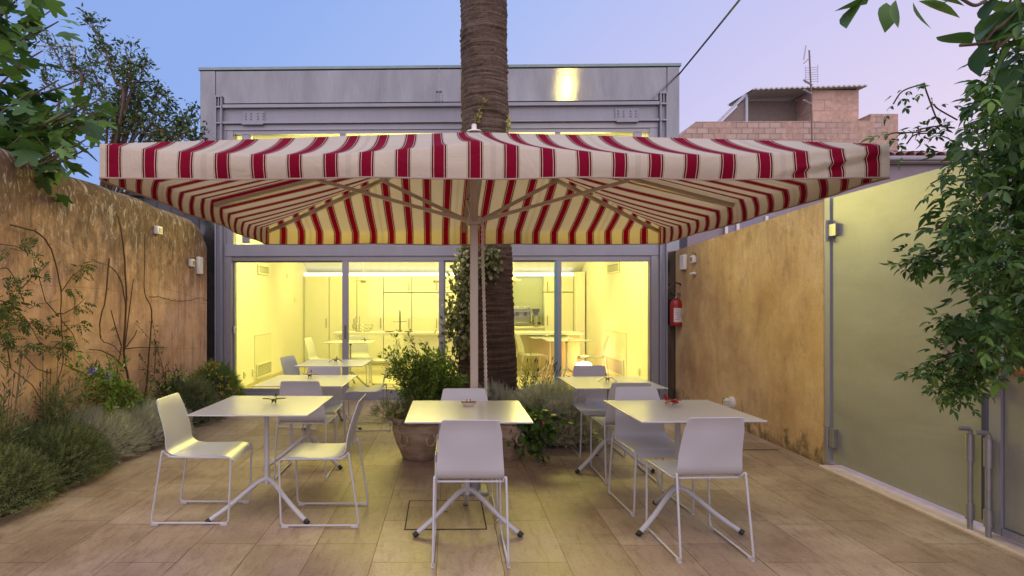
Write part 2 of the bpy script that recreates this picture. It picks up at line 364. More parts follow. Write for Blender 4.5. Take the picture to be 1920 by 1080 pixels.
nb = t.noise(t.coord(), 4.5, 5, .6, .9); wv2 = t.noise(t.coord(), 300, 2)
t.bump(t.math('ADD', nb, t.math('MULTIPLY', wv2, .02)), .5, .03)
t.fin(c, .85, Specular_IOR_Level=.15); tr = t.new('ShaderNodeBsdfTranslucent'); t.L(t.mix(1, c, t.mix(.55, c, (1, .80, .46)), 'MULTIPLY'), tr.inputs[0]); ms = t.new('ShaderNodeMixShader'); ms.inputs[0].default_value = .36
t.L(t.b.outputs[0], ms.inputs[1]); t.L(tr.outputs[0], ms.inputs[2]); t.L(ms.outputs[0], t.o.inputs[0]); M['fabric'] = t.m
t = NT('hem'); M['hem'] = t.fin((.33, .25, .20), .8)
# glass
t = NT('glass'); tr = t.new('ShaderNodeBsdfTransparent'); tr.inputs[0].default_value = (.97, .985, .90, 1); gl = t.new('ShaderNodeBsdfGlossy'); gl.inputs['Roughness'].default_value = .02
fz = t.new('ShaderNodeFresnel'); fz.inputs[0].default_value = 1.38; ms = t.new('ShaderNodeMixShader'); t.L(fz.outputs[0], ms.inputs[0]); t.L(tr.outputs[0], ms.inputs[1]); t.L(gl.outputs[0], ms.inputs[2]); t.L(ms.outputs[0], t.o.inputs[0]); M['glass'] = t.m
def emit(name, c, s): 
    t = NT(name); t.b.inputs['Emission Color'].default_value = col4(c); t.b.inputs['Emission Strength'].default_value = s; return t.fin(c, .5)
M['strip'] = emit('strip_light', (.88, .88, 1.0), 1.15); M['tube'] = emit('tube_light', (1, .93, .55), 1.6); M['lamp'] = emit('floor_lamp_bulb', (1, .80, .62), 9)
M['room'] = simple('room_white', (.80, .79, .70), .6, 0, .015, 1); M['cab'] = simple('cabinet_white', (.74, .74, .60), .45, 0, .015, 1); M['roomfloor'] = simple('room_floor', (.66, .60, .42), .3, 0, .05, 2)
M['niche'] = simple('niche_dimmed', (.42, .46, .26), .6, 0, .03, 1); M['chrome'] = simple('chrome', (.45, .46, .40), .2, .9, .2, 20); M['seam'] = simple('seam', (.62, .60, .40), .8); M['islandf'] = simple('island_front', (.36, .34, .19), .4, 0, .03, 1)  # niche colour darkened and greened to show the weaker light in the recess
M['lampshade'] = simple('pendant_enamel', (.70, .68, .50), .4)
def blockmat(name, c1, c2, mort, bw, rh, amt):
    t = NT(name); br = t.new('ShaderNodeTexBrick'); br.inputs['Scale'].default_value = 1; br.inputs['Brick Width'].default_value = bw; br.inputs['Row Height'].default_value = rh; br.inputs['Mortar Size'].default_value = .018; br.inputs['Mortar Smooth'].default_value = .4
    cc = t.new('ShaderNodeCombineXYZ'); ob = t.coord(); t.L(t.sep(ob, 0), cc.inputs[0]); t.L(t.sep(ob, 2), cc.inputs[1]); t.L(cc.outputs[0], br.inputs['Vector'])
    br.inputs['Color1'].default_value = col4(c1); br.inputs['Color2'].default_value = col4(c2); br.inputs['Mortar'].default_value = col4(mort)
    n1 = t.noise(ob, .55, 8, .65, .5); n2 = t.noise(ob, 5, 7, .7)
    c = t.mix(t.ramp(n1, [(.5-amt*.2, 0), (.62-amt*.2, .92)]), br.outputs[0], t.ramp(n2, [(.3, (.38, .235, .17)), (.7, (.56, .38, .29))]))
    c = t.mix(.5, c, t.ramp(n2, [(.3, .6), (.6, 1)]), 'MULTIPLY'); t.bump(n2, .5, .03); return t.fin(c, .95)
M['blocks'] = blockmat('concrete_blocks', (.40, .28, .22), (.52, .38, .30), (.25, .18, .14), .42, .21, .35)
M['blocks2'] = blockmat('rendered_blocks', (.54, .35, .26), (.60, .41, .31), (.36, .24, .18), .9, .42, .25)
M['browntin'] = simple('brown_sheet', (.20, .155, .13), .7); M['corr'] = simple('corrugated_sheet', (.42, .42, .38), .5, .4); M['mauve'] = simple('mauve_render', (.30, .25, .27), .85, 0, .15, 2)
M['tile'] = simple('clay_tile', (.36, .22, .17), .85, 0, .35, 6); M['gutter'] = simple('grey_gutter', (.30, .27, .29), .5)
t = NT('palm_bark'); ob = t.coord(); z = t.sep(ob, 2)
wz = t.coord(scale=(.8, .8, 17)); n1 = t.noise(wz, 2.6, 8, .7, .5); n2 = t.noise(t.coord(scale=(9, 9, 1.5)), 6, 6, .8); n3 = t.noise(ob, 1.3, 5); n5 = t.noise(ob, 22, 6, .8)
c = t.ramp(n1, [(.30, (.045, .030, .022)), (.46, (.15, .105, .078)), (.70, (.30, .225, .175))])
c = t.mix(.65, c, t.ramp(n2, [(.3, .45), (.62, 1)]), 'MULTIPLY'); c = t.mix(.6, c, t.ramp(n5, [(.35, .5), (.6, 1)]), 'MULTIPLY')
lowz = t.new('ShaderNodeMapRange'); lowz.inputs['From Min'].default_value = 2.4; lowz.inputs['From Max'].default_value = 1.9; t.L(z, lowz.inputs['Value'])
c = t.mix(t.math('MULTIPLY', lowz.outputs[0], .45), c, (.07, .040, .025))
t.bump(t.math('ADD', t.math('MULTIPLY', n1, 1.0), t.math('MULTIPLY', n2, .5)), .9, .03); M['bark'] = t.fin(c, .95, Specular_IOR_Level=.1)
M['wood'] = simple('grey_bark', (.13, .09, .065), .9, 0, .3, 20, .4); M['vine_stem'] = simple('vine_stem', (.09, .045, .025), .9); M['green_stem'] = simple('green_stem', (.10, .10, .04), .7)
def foliage(name, stops, rough=.5, trans=.3):
    t = NT(name); at = t.new('ShaderNodeAttribute', attribute_name='rnd')
    n1 = t.noise(t.coord(), 2.5, 4); k = t.math('ADD', t.math('MULTIPLY', at.outputs['Fac'], .6), t.math('MULTIPLY', n1, .45))
    c = t.ramp(k, stops); t.fin(c, rough, Specular_IOR_Level=.3)
    tr = t.new('ShaderNodeBsdfTranslucent'); t.L(t.mix(1, c, (1.0, 1.15, .55), 'MULTIPLY'), tr.inputs[0]); ms = t.new('ShaderNodeMixShader'); ms.inputs[0].default_value = trans
    t.L(t.b.outputs[0], ms.inputs[1]); t.L(tr.outputs[0], ms.inputs[2]); t.L(ms.outputs[0], t.o.inputs[0]); return t.m
M['fig'] = foliage('fig_leaf', [(.2, (.03, .07, .025)), (.55, (.075, .15, .045)), (.85, (.15, .27, .07))], .45)
M['olea'] = foliage('tree_leaf', [(.2, (.04, .07, .022)), (.6, (.10, .155, .045)), (.85, (.18, .24, .08))])
M['jas'] = foliage('vine_leaf', [(.2, (.025, .065, .018)), (.55, (.06, .13, .03)), (.8, (.12, .22, .045)), (.95, (.20, .34, .07))], .4)
M['pers'] = foliage('broad_leaf', [(.2, (.04, .09, .03)), (.8, (.10, .19, .06))], .45, .4)
M['hedge'] = foliage('hedge_leaf', [(.2, (.06, .085, .032)), (.55, (.16, .20, .08)), (.85, (.33, .35, .16))], .7, .2)
M['silver'] = foliage('silver_leaf', [(.2, (.36, .37, .27)), (.55, (.58, .57, .45)), (.85, (.78, .76, .62))], .8, .2)
M['bright'] = foliage('bright_leaf', [(.2, (.07, .14, .03)), (.6, (.17, .28, .05)), (.85, (.32, .42, .09))])
M['ivy'] = foliage('ivy_leaf', [(.2, (.06, .085, .02)), (.5, (.14, .16, .05)), (.75, (.32, .30, .14)), (.95, (.50, .46, .26))])
M['gild'] = foliage('pale_ivy_leaf', [(.2, (.20, .19, .05)), (.6, (.42, .38, .16)), (.9, (.6, .55, .3))])
M['climb'] = foliage('climber_leaf', [(.2, (.035, .065, .015)), (.7, (.09, .13, .035)), (.9, (.15, .19, .05))])
M['core'] = simple('shrub_fill_dark', (.035, .045, .02), .95, 0, .4, 18, .6)  # dark colour for the solid lump added inside shrubs to keep them opaque
M['core_grey'] = simple('shrub_fill_grey', (.16, .15, .11), .95, 0, .4, 18, .6)
M['flo_y'] = simple('yellow_petal', (.62, .38, .05), .6); M['flo_v'] = simple('violet_petal', (.28, .22, .60), .6); M['flo_r'] = simple('red_petal', (.50, .09, .08), .6); M['spike'] = simple('lavender_spike', (.085, .06, .06), .8)
# ================================================================ setting
g = MB(); n = 24; g.add([(-60, -40, 0), (60, -40, 0), (60, 90, 0), (-60, 90, 0)], [(0, 1, 2, 3)])
tag(g.build('ground', simple('packed_earth', (.20, .16, .12), .95, 0, .2, 3), smooth=0), kind='structure')
tag(MB().box(-3.6, 3.36, -4.5, 8.62, -.05, .006).build('patio_paving', M['paving'], smooth=0), kind='structure')
# trapdoor slab with dark joint
tr_ = empty('floor_hatch', (-.035, 3.97, 0), R(.8)); tag(tr_, 'stone inspection cover framed by a thin dark joint under the central table', 'floor hatch')
m = MB(); 
for a in ((-.262,.262,-.270,-.262),(-.262,.262,.262,.270),(-.262,-.254,-.262,.262),(.254,.262,-.262,.262)): m.box(a[0],a[1],a[2],a[3],.0,.0095)
m.build('frame', simple('hatch_joint', (.03, .02, .015), .8), tr_, smooth=0)
MB().box(-.253,.253,-.261,.261,.0,.0088).build('slab', M['paving'], tr_, smooth=0)
MB().box(-.018,.018,.03,.045,.0088,.0105).build('finger_slot', M['black'], tr_, smooth=0)
# second small drain cover near ochre wall
fh = MB(); 
for a in ((-.19,.19,-.10,-.09),): fh.box(a[0],a[1],a[2],a[3],.0,.0095)
o = fh.build('drain_slot', simple('slot_dark', (.04, .03, .02), .8)); o.location = (3.0, 5.80, 0); tag(o, 'narrow dark drain slot in the paving beside the ochre wall', 'drain')
# left wall (thick, rounded coping)
def wall_prof(x0, x1, zt, r=.17):
    pts = [(x0, 0.0), (x0, zt-r)]
    for k in range(1, 9): a = R(180-90*k/8); pts.append((x0+r+r*math.cos(a), zt-r+r*math.sin(a)))
    for k in range(0, 9): a = R(90-90*k/8); pts.append((x1-r+r*math.cos(a), zt-r+r*math.sin(a)))
    pts += [(x1, 0.0)]; return pts
m = MB(); n_s = 60; ys = np.linspace(-3.5, 8.42, n_s); rings = []
def ztop(y): return 2.60 + .10*math.exp(-((y-3.5)/3.0)**2) + .012*math.sin(y*3.1) + .008*math.sin(y*7.7)
for i, y in enumerate(ys):
    zt = ztop(y); 
    if y > 8.0: zt -= .25*((y-8.0)/.42)**2.2
    rings.append([(x, y, z) for x, z in wall_prof(-3.98, -3.50, zt)])
k = len(rings[0]); m.add([p for r in rings for p in r], [(i*k+j, i*k+(j+1)%k, (i+1)*k+(j+1)%k, (i+1)*k+j) for i in range(n_s-1) for j in range(k)] + [tuple(range(k-1,-1,-1)), tuple((n_s-1)*k+j for j in range(k))])
o = m.build('garden_wall', M['wall_left'], smooth=50); tag(o, 'thick weathered pinkish rendered wall with rounded mossy top behind the climbing stems', 'wall')
# right ochre wall
m = MB(); ys = np.linspace(5.16, 8.55, 18); k = 4
vs = []; 
for y in ys: zt = 2.33 - .04*(y-5.16) ; vs += [(3.28, y, 0), (3.55, y, 0), (3.55, y, zt), (3.28, y, zt)]
m.add(vs, [(i*4+j, i*4+(j+1)%4, (i+1)*4+(j+1)%4, (i+1)*4+j) for i in range(len(ys)-1) for j in range(4)] + [(3,2,1,0), tuple((len(ys)-1)*4+j for j in range(4))])
o = m.build('ochre_wall', M['wall_right'], smooth=30); tag(o, 'stained ochre rendered wall between the glass house and the metal gate', 'wall')
m = MB().box(3.30, 3.56, -3.5, 2.30, 0, 2.30)
o = m.build('side_wall', simple('cream_render', (.50, .42, .33), .9, 0, .1, 3, .3)); tag(o, 'cream rendered wall beyond the gate behind the hanging vine', 'wall')
m = MB().box(3.20, 3.40, -1.0, 5.10, 0, .03); o = m.build('gate_threshold', M['threshold'], bevel=.01); tag(o, 'pale stone threshold strip running under the metal gate', 'threshold')
# metal gate
gt = empty('metal_gate', (3.28, 5.13, 0)); tag(gt, 'tall pale green sheet metal gate with hinges and drop bolts', 'gate')
MB().box(.0, .05, -.055, .02, .04, 2.36).build('post', M['paint_steel'], gt)
MB().box(.012, .045, -1.50, -.075, .07, 2.345).build('panel', M['gate'], gt, bevel=.004)
lf = MB().box(.012, .045, -2.9, -1.64, .10, 1.035).build('panel', M['gate'], gt, bevel=.004, label='lower gate panel beneath the terracotta rail')
m = MB().box(-.005, .06, -1.635, -1.585, .05, 2.34); m.box(.0, .05, -1.58, -1.555, .05, 2.34); m.build('frame', M['paint_steel'], gt)
m = MB().box(-.002,.05,-2.95,-1.64,.05,.095); m.build('bottom_rail', M['paint_steel'], gt)
MB().box(.0,.055,-1.51,-1.503,.1,2.34).build('edge_strip', M['dark_steel'], gt)
for zc in (2.06, .28):
    m = MB().lathe([(.018, zc-.09), (.018, zc+.09)], 14, (-.018, -.045, 0)); m.box(-.02, .015, -.16, -.06, zc-.05, zc+.05) if zc > 1 else m.box(-.02,.015,-.14,-.06, zc-.08, zc+.08)
    h = m.build('hinge', M['galv'], gt)
for yb in (-1.475, -1.60):
    m = MB().tube([(-.045, yb, .0), (-.045, yb, .62)], .016, 12); b = m.build('drop_bolt', M['galv'], gt)
    MB().tube([(-.045, yb, .45), (-.045, yb, .62)], .023, 12).build('collar', M['galv'], b)
    MB().tube(fillet([(-.045, yb, .60), (-.045, yb, .655), (-.115, yb+.01, .655)], .02), .014, 10).build('handle', M['galv'], b)
    MB().tube([(-.045, yb, .09), (-.045, yb, .19)], .024, 12).build('collar', M['galv'], b)
m = MB().box(-.05, -.006, -1.62, -1.50, .89, .985); m.build('lock', M['galv'], gt, bevel=.006)
m = MB().box(-.07, -.006, -1.49, -1.29, 1.04, 1.22); m.build('lock_case', simple('mauve_box', (.24, .21, .24), .5), gt, bevel=.008)
m = MB().box(-.05, .0, -1.80, -1.70, 1.08, 1.23); m.build('handle_box', M['black'], gt, bevel=.008)
o = MB().tube([(3.25, 3.50, 1.055), (3.25, 1.6, 1.055)], .028, 14).build('handrail', M['rust_red']); tag(o, 'terracotta coloured round rail along the top of the low gate panel', 'handrail')
# ================================================================ the glass house
bd = empty('glass_pavilion', (0, 8.65, 0), R(-1.3)); tag(bd, 'steel framed pavilion with wide yellow lit sliding windows', 'building')
SX = 8.65/FP
def bx(px): return (px-PX)*SX
def bz(py): return CAMH+(PY-py)*SX
x0, x1 = bx(371), bx(1270)
MB().box(bx(400.5), bx(1247), .0, .10, bz(191), bz(129)).build('fascia', M['steel'], bd, bevel=.004)
MB().box(x0, bx(400), -.006, 4.75, 0, bz(129)).build('side_cladding', M['steel'], bd, bevel=.004)
MB().box(bx(1247.5), x1, -.006, 4.75, 0, bz(129)).build('side_cladding', M['steel'], bd, bevel=.004)
MB().box(x0-.02, x1+.02, -.03, 4.8, bz(128.5), bz(123.5)).build('roof', simple('roof_edge', (.22, .30, .30), .5, .3), bd)
# columns : H profile
for s, (a, b) in ((0, (401, 414)), (1, (1233, 1246.5))):
    m = MB(); a, b = bx(a), bx(b); zt = bz(178)
    m.box(a, a+.018, -.05, .05, .0, zt); m.box(b-.018, b, -.05, .05, 0, zt); m.box(a+.018, b-.018, .0, .02, 0, zt-.002); m.box((a+b)/2-.006, (a+b)/2+.006, -.045, -.001, bz(198), zt-.003)
    for zz in (bz(178), bz(198), bz(228)): m.box(a, b, -.054, -.0, zz-.02, zz+.002)
    m.build('column', M['paint_steel'], bd)
xa, xb = bx(414.5), bx(1232.5)
m = MB().box(xa, xb, -.035, .06, bz(200), bz(194)); m.box(xa, xb, .03, .045, bz(226), bz(200.3)); m.box(xa, xb, -.035, .06, bz(230), bz(226.3)); m.build('beam', M['paint_steel'], bd)
m = MB().box(xa, xb, .02, .08, bz(241), bz(230.5)); m.build('beam', M['frame'], bd)
for a, b in ((451, 493), (1152, 1194)):
    p = MB().box(bx(a), bx(b), .012, .029, bz(225), bz(205)).build('splice_plate', M['paint_steel'], bd, bevel=.002)
    mb = MB()
    for i in range(4):
        for j in range(3): mb.lathe([(.011, .0), (.011, -.014), (.006, -.016)], 8, (bx(a+6+i*10+(3 if i > 1 else 0)), .011, bz(209.5+j*5.2)), 'y')
    mb.build('bolts', M['bolt'], p); MB().box(bx(a)+.01, bx(b)-.01, -.05, .02, bz(232.5), bz(230.6)).build('lower_plate', M['paint_steel'], p)
m = MB().box(bx(816), bx(818), -.03, -.001, bz(191), bz(172)); m.box(bx(828), bx(830), -.03, -.001, bz(191), bz(172)); m.box(bx(816), bx(830), -.031, -.0, bz(172.2), bz(170.5)); m.box(bx(822), bx(824), -.028, -.001, bz(191), bz(172.3)); m.build('bracket', M['paint_steel'], bd)
MB().box(bx(822), bx(824.5), -.006, -.0005, bz(170), bz(129)).build('joint_strip', M['frame'], bd)
# upper window
m = MB(); m.box(bx(419), bx(432), .03, .13, bz(457), bz(241.5)); m.box(bx(1217), bx(1232), .03, .13, bz(457), bz(241.5)); m.box(bx(432.2), bx(1216.8), .04, .13, bz(248), bz(241.5)); m.box(bx(448), bx(462), .05, .12, bz(454), bz(248.2)); m.box(bx(1188), bx(1203), .05, .12, bz(454), bz(248.2))
for px in (640, 829, 1046): m.box(bx(px-5), bx(px+5), .05, .12, bz(454), bz(248.2))
fu = m.build('upper_window', M['frame'], bd)
MB().box(bx(432), bx(1217), .08, .088, bz(454), bz(248)).build('pane', M['glass'], fu, smooth=0)
MB().box(bx(419), bx(1232), -.01, .16, bz(479.5), bz(457.3)).build('transom', M['paint_steel'], bd)
# sliding doors
m = MB(); m.box(bx(419), bx(430.5), .0, .14, .0, bz(479.8)); m.box(bx(1218.5), bx(1232), .0, .14, .0, bz(479.8)); m.box(bx(430.7), bx(1218.2), .02, .13, bz(488), bz(479.8)); 
m.box(bx(430.7), bx(1218.2), -.03, .15, .0, .055); m.box(bx(430.7), bx(1218.2), .0, .12, .056, .09); fr_ = m.build('door_frame', M['frame'], bd)
def sash(a, b, yy, wl, wr, mat=M['frame']):
    A, B = bx(a), bx(b); m = MB(); m.box(A, A+wl*SX, yy, yy+.035, .092, bz(488.2)); m.box(B-wr*SX, B, yy, yy+.035, .092, bz(488.2)); m.box(A+wl*SX, B-wr*SX, yy+.001, yy+.034, bz(491), bz(488.2)); m.box(A+wl*SX, B-wr*SX, yy+.001, yy+.034, .092, .15)
    f = m.build('sliding_door', mat, bd); MB().box(A+wl*SX, B-wr*SX, yy+.012, yy+.020, .15, bz(491)).build('pane', M['glass'], f, smooth=0); return f
sash(431, 642, .07, 2, 1.5); s2 = sash(640, 832, .025, 12, 9.5); sash(823, 1042, .07, 12, 2); sash(1040, 1218, .025, 12.5, 2, M['frame'])
MB().box(bx(1040.4), bx(1045), .019, .0245, .095, bz(488.4)).build('edge_strip', M['frame_teal'], bd)
MB().tube([(bx(646), .012, .90), (bx(646), .012, 1.10)], .012, 8).build('handle', M['chrome'], s2)
# outer jamb strips right and left (layered metal)
m = MB().box(bx(414.6), bx(418.8), .02, .1, 0, bz(241.7)); m.build('jamb', M['frame'], bd)
# rear shell + roof slab
m = MB(); m.box(x0, x1, 4.75, 4.9, 0, bz(129)); m.box(bx(400), bx(1247), .101, 4.75, bz(133)-.05, bz(129.5)); m.build('rear_shell', M['room'], bd)
# room: walls, floor, ceiling
XL, XR, YB = -3.235, 2.93, 4.25
K_ = math.tan(R(1.3))
def slab(m, xa_, xb_, ya, yb_, za, zb): return m.prism([(xa_-K_*ya, ya), (xb_-K_*ya, ya), (xb_-K_*yb_, yb_), (xa_-K_*yb_, yb_)], za, zb, 'xy')
m = MB(); slab(m, XL-.03, XL, .14, YB+.3, .0, 4.05); slab(m, XR, XR+.03, .14, YB+.3, .0, 4.05); m.box(XL-.2, XR+.1, 4.60, 4.70, .0, 2.2); m.build('interior_wall', M['room'], bd, smooth=0)
MB().box(XL-.15, XR+.02, .12, 4.7, .0, .05).build('interior_floor', M['roomfloor'], bd, smooth=0)
m = MB(); m.add([(XL-.15, .13, 4.03), (XR, .13, 4.03), (XR, 4.62, 2.10), (XL-.15, 4.62, 2.10), (XL-.15, .13, 4.1), (XR, .13, 4.1), (XR, 4.62, 2.17), (XL-.15, 4.62, 2.17)], [(0,1,2,3),(7,6,5,4),(0,4,5,1),(1,5,6,2),(2,6,7,3),(3,7,4,0)]); m.build('ceiling', M['room'], bd, smooth=0)
M['skirt'] = simple('skirting_tone', (.52, .48, .30), .5); slab(MB(), XL, XL+.012, .15, YB, .05, .13).build('skirting', M['skirt'], bd); slab(MB(), XR-.012, XR, .15, YB, .05, .13).build('skirting', M['skirt'], bd)
# tall cupboards along the back
CB = 12.9; cs = CB/FP
def cx(px): return (px-PX)*cs
def cz(py): return CAMH+(PY-py)*cs
yb = CB-8.65
cb = empty('kitchen_cupboards', (0, 0, 0)); tag(cb, 'row of tall pale cupboards across the back of the lit room', 'cupboards')
def kloc(o): o.matrix_parent_inverse = Matrix.Identity(4)
zt = 2.02
edges = [570, 617, 669, 719, 772, 824, 870, 915, 958]
for a, b in zip(edges[:-1], edges[1:]):
    split = a in (719, 772, 824)
    m = MB()
    if split: m.box(cx(a)+.006, cx(b)-.006, CB, CB+.3, cz(548), zt); m.box(cx(a)+.006, cx(b)-.006, CB, CB+.3, .12, cz(549.5))
    else: m.box(cx(a)+.006, cx(b)-.006, CB, CB+.3, .12, zt)
    d = m.build('door', M['cab'], cb, bevel=.002)
    m = MB().tube([(cx(b)-.06, CB-.03, cz(615)), (cx(b)-.06, CB-.03, cz(597))], .008, 8)
    if split: m.tube([(cx(b)-.06, CB-.03, cz(545)), (cx(b)-.06, CB-.03, cz(528))], .008, 8)
    m.build('handle', M['chrome'], d)
for a, b in ((1021, 1075),):
    m = MB().box(cx(a), cx(b), CB, CB+.3, cz(547), zt); m.box(cx(a), cx(b), CB, CB+.3, .12, cz(548.5)); d = m.build('door', M['cab'], cb, bevel=.002)
    m = MB().tube([(cx(a)+.06, CB-.03, cz(610)), (cx(a)+.06, CB-.03, cz(592))], .008, 8); m.tube([(cx(a)+.06, CB-.03, cz(545)), (cx(a)+.06, CB-.03, cz(528))], .008, 8); m.build('handle', M['chrome'], d)
MB().box(cx(570), cx(1075), CB+.05, CB+.3, .02, .118).build('plinth', M['seam'], cb)
MB().box(cx(570), cx(1075), CB+.31, CB+.33, .05, zt).build('carcass', M['seam'], cb)
MB().box(cx(958.5), cx(1020.5), CB+.22, CB+.24, cz(612), zt-.01).build('niche_back', M['niche'], cb); m = MB().box(cx(958.5), cx(1020.5), CB-.02, CB+.22, cz(616), cz(611)); m.build('niche_shelf', M['cab'], cb)
MB().box(cx(958.5), cx(1020.5), CB+.02, CB+.2, .12, cz(617)).build('door', M['cab'], cb)
o = MB().box(cx(1076), cx(1092), CB-.25, CB+.4, .05, 2.1).build('pilaster', M['room']); tag(o, 'plain white pillar at the end of the cupboards inside the room', 'pillar')
o = MB().box(cx(569), cx(1077), CB+.05, CB+.14, zt+.004, zt+.075).build('strip_light', M['strip']); tag(o, 'long bluish white light strip on top of the tall cupboards', 'strip light')
# linear lamps up under the ceiling, at the upper window
ll = empty('linear_lamp', (0, 8.98, 3.86)); tag(ll, 'long thin glowing tube lamp seen through the upper window', 'lamp')
MB().box(-3.0, 2.78, -.02, .02, .02, .05).build('body', M['frame'], ll); MB().tube([(-2.98, 0, 0), (2.74, 0, 0)], .017, 10).build('tube', M['tube'], ll)
for x_, who in ((-3.08, 'leftmost'), (2.82, 'rightmost')):
    w_ = empty('wall_lamp', (x_*1.0, 8.93 if x_ < 0 else 8.86, 3.90)); tag(w_, 'small square glowing lamp at the %s end of the upper window' % who, 'lamp', 'square lamps at the ends of the upper window')
    MB().box(-.065, .065, -.02, .02, -.05, .05).build('diffuser', M['tube'], w_); MB().box(-.07, .07, .021, .05, -.055, .055).build('back_plate', M['frame'], w_)
# kitchen island
kz = .865; KY = 11.45
isl = empty('kitchen_island', (0, KY, 0)); tag(isl, 'long white topped kitchen island with tap across the lit room', 'kitchen island')
MB().box(-2.25, 2.52, -.28, .28, kz-.045, kz).build('worktop', M['room'], isl, bevel=.004)
MB().box(1.10, 2.47, -.22, .22, .13, kz-.047).build('front_panel', M['islandf'], isl); MB().box(-2.2, -2.13, -.25, .25, .05, kz-.047).build('leg', M['room'], isl); MB().box(-.9, 1.08, -.20, .22, .25, kz-.047).build('front_panel', M['cab'], isl)
MB().box(1.12, 2.45, -.18, .2, .05, .128).build('plinth', M['seam'], isl)
fx = bx(750)*KY/8.65
fa = empty('tall_tap', (fx, KY, kz)); tag(fa, 'tall upright dark tap with a cross bar on the kitchen island', 'tap')
MB().tube([(0,0,0),(0,0,.04)], .05, 14).build('base', M['chrome'], fa); MB().tube([(0,0,.04),(0,0,.38)], .014, 10).build('column', simple('dark_chrome', (.10,.09,.05), .3, .6), fa); MB().tube([(-.13,0,.20),(.13,0,.20)], .009, 8).build('cross_bar', M['chrome'], fa); MB().lathe([(.012,.38),(.022,.40),(.012,.43)], 10).build('tip', M['chrome'], fa)
for s_, dx in (('shallow', -.19), ('wide', .12)):
    o = MB().lathe([(.02, 0), (.09, .012), (.10, .02)], 20).build('dish', M['grey']); o.location = (fx+dx-.0 if dx < 0 else fx+dx+.06, KY-.12, kz); tag(o, '%s dark dish on the island %s the tall tap' % (s_, 'just before' if dx < 0 else 'just past'), 'dish')
bw = empty('wire_bowl', (bx(680)*KY/8.65, KY, kz)); tag(bw, 'large wire fruit bowl on the kitchen island', 'bowl')
m = MB(); 
for z_, r_ in ((.13, .21), (.06, .19), (.0, .12)): m.tube([(r_*math.cos(a), r_*.8*math.sin(a), z_+.008) for a in np.linspace(0, 2*math.pi, 25)[:-1]], .005, 6, True)
for a in np.linspace(0, 2*math.pi, 13)[:-1]: m.tube(bez([(.12*math.cos(a), .096*math.sin(a), .008), (.19*math.cos(a), .152*math.sin(a), .068), (.21*math.cos(a), .168*math.sin(a), .138)], 3), .0035, 5)
m.build('wires', M['chrome'], bw); m = MB()
for x_ in (-.14, -.07): m.tube([(x_, .05, .0), (x_, .05, .30)], .006, 6)
m.build('handles', M['chrome'], bw)
# espresso machine and grinder in the niche
em = empty('espresso_machine', (cx(978), CB-.02, cz(611))); tag(em, 'chrome espresso machine with cups on top in the recessed niche', 'coffee machine')
MB().box(-.20,.19,.0,.2,.02,.09).build('drip_tray', M['chrome'], em, bevel=.008); MB().box(-.20,.19,.08,.2,.09,.36).build('body', M['chrome'], em, bevel=.01); MB().box(-.20,.20,-.02,.2,.30,.40).build('head', M['chrome'], em, bevel=.012)
for x_ in (-.09, .09): m = MB().lathe([(.035,.22),(.03,.27),(.03,.30)], 14, (x_, .03, 0)); m.tube([(x_, .03, .25), (x_+.01, -.08, .235)], .010, 8); m.build('group_head', M['black'], em)
for i in range(5):
    o = MB().lathe([(.022,0),(.032,.035),(.030,.035),(.02,.004)], 14).build('cup', M['room'], em); o.location = (-.15+.075*i, .09, .402)
MB().tube([(.205,.03,.34),(.215,0,.2),(.21,-.02,.1)], .006, 6).build('steam_wand', M['chrome'], em)
gr = empty('coffee_grinder', (cx(1005), CB, cz(611))); tag(gr, 'coffee grinder with glass hopper beside the espresso machine', 'grinder')
MB().lathe([(.07,0),(.07,.03),(.05,.05),(.05,.22),(.07,.23)], 18).build('body', M['chrome'], gr); MB().lathe([(.035,.24),(.085,.34),(.085,.36)], 18).build('hopper', simple('smoked_plastic', (.06,.06,.03), .2), gr); MB().lathe([(.088,.361),(.088,.375)], 18).build('lid', M['black'], gr); MB().tube([(-.05,0,.12),(-.16,-.03,.06)], .008, 8).build('handle', M['black'], gr); MB().lathe([(.03,.0),(.03,-.05)], 12, (.07,-.02,.06), 'y').build('knob', M['black'], gr)
# pendants
pend = None
for px, lab in ((681, 'pendant lamp nearest the second window post from the ochre climbers side'), (818, 'middle pendant lamp partly behind the grey window post'), (963, 'pendant lamp just past the palm trunk')):
    YY = 11.45; x_ = (px-PX)*YY/FP; z_ = CAMH+(PY-529)*YY/FP
    if pend is None:
        pd = pend = empty('pendant_lamp'); 
        MB().lathe([(.012,.13),(.03,.10),(.035,.075),(.16,.035),(.155,.030),(.03,.068)], 28).build('shade', M['lampshade'], pd)
        MB().lathe([(.055,.028),(.06,.0),(.045,-.02)], 20).build('diffuser', simple('opal', (.80,.62,.45), .3), pd); MB().tube([(0,0,.13),(0,0,.86)], .003, 6).build('cord', M['seam'], pd)
    else: pd = copy_tree(pend)
    pd.location = (x_, YY, z_); tag(pd, {681: 'pendant lamp over the wire bowl', 818: 'pendant lamp cut by the window post next to the palm', 963: 'pendant lamp hanging in front of the recessed niche'}[px], 'pendant lamp', 'pendant lamps over the kitchen island')
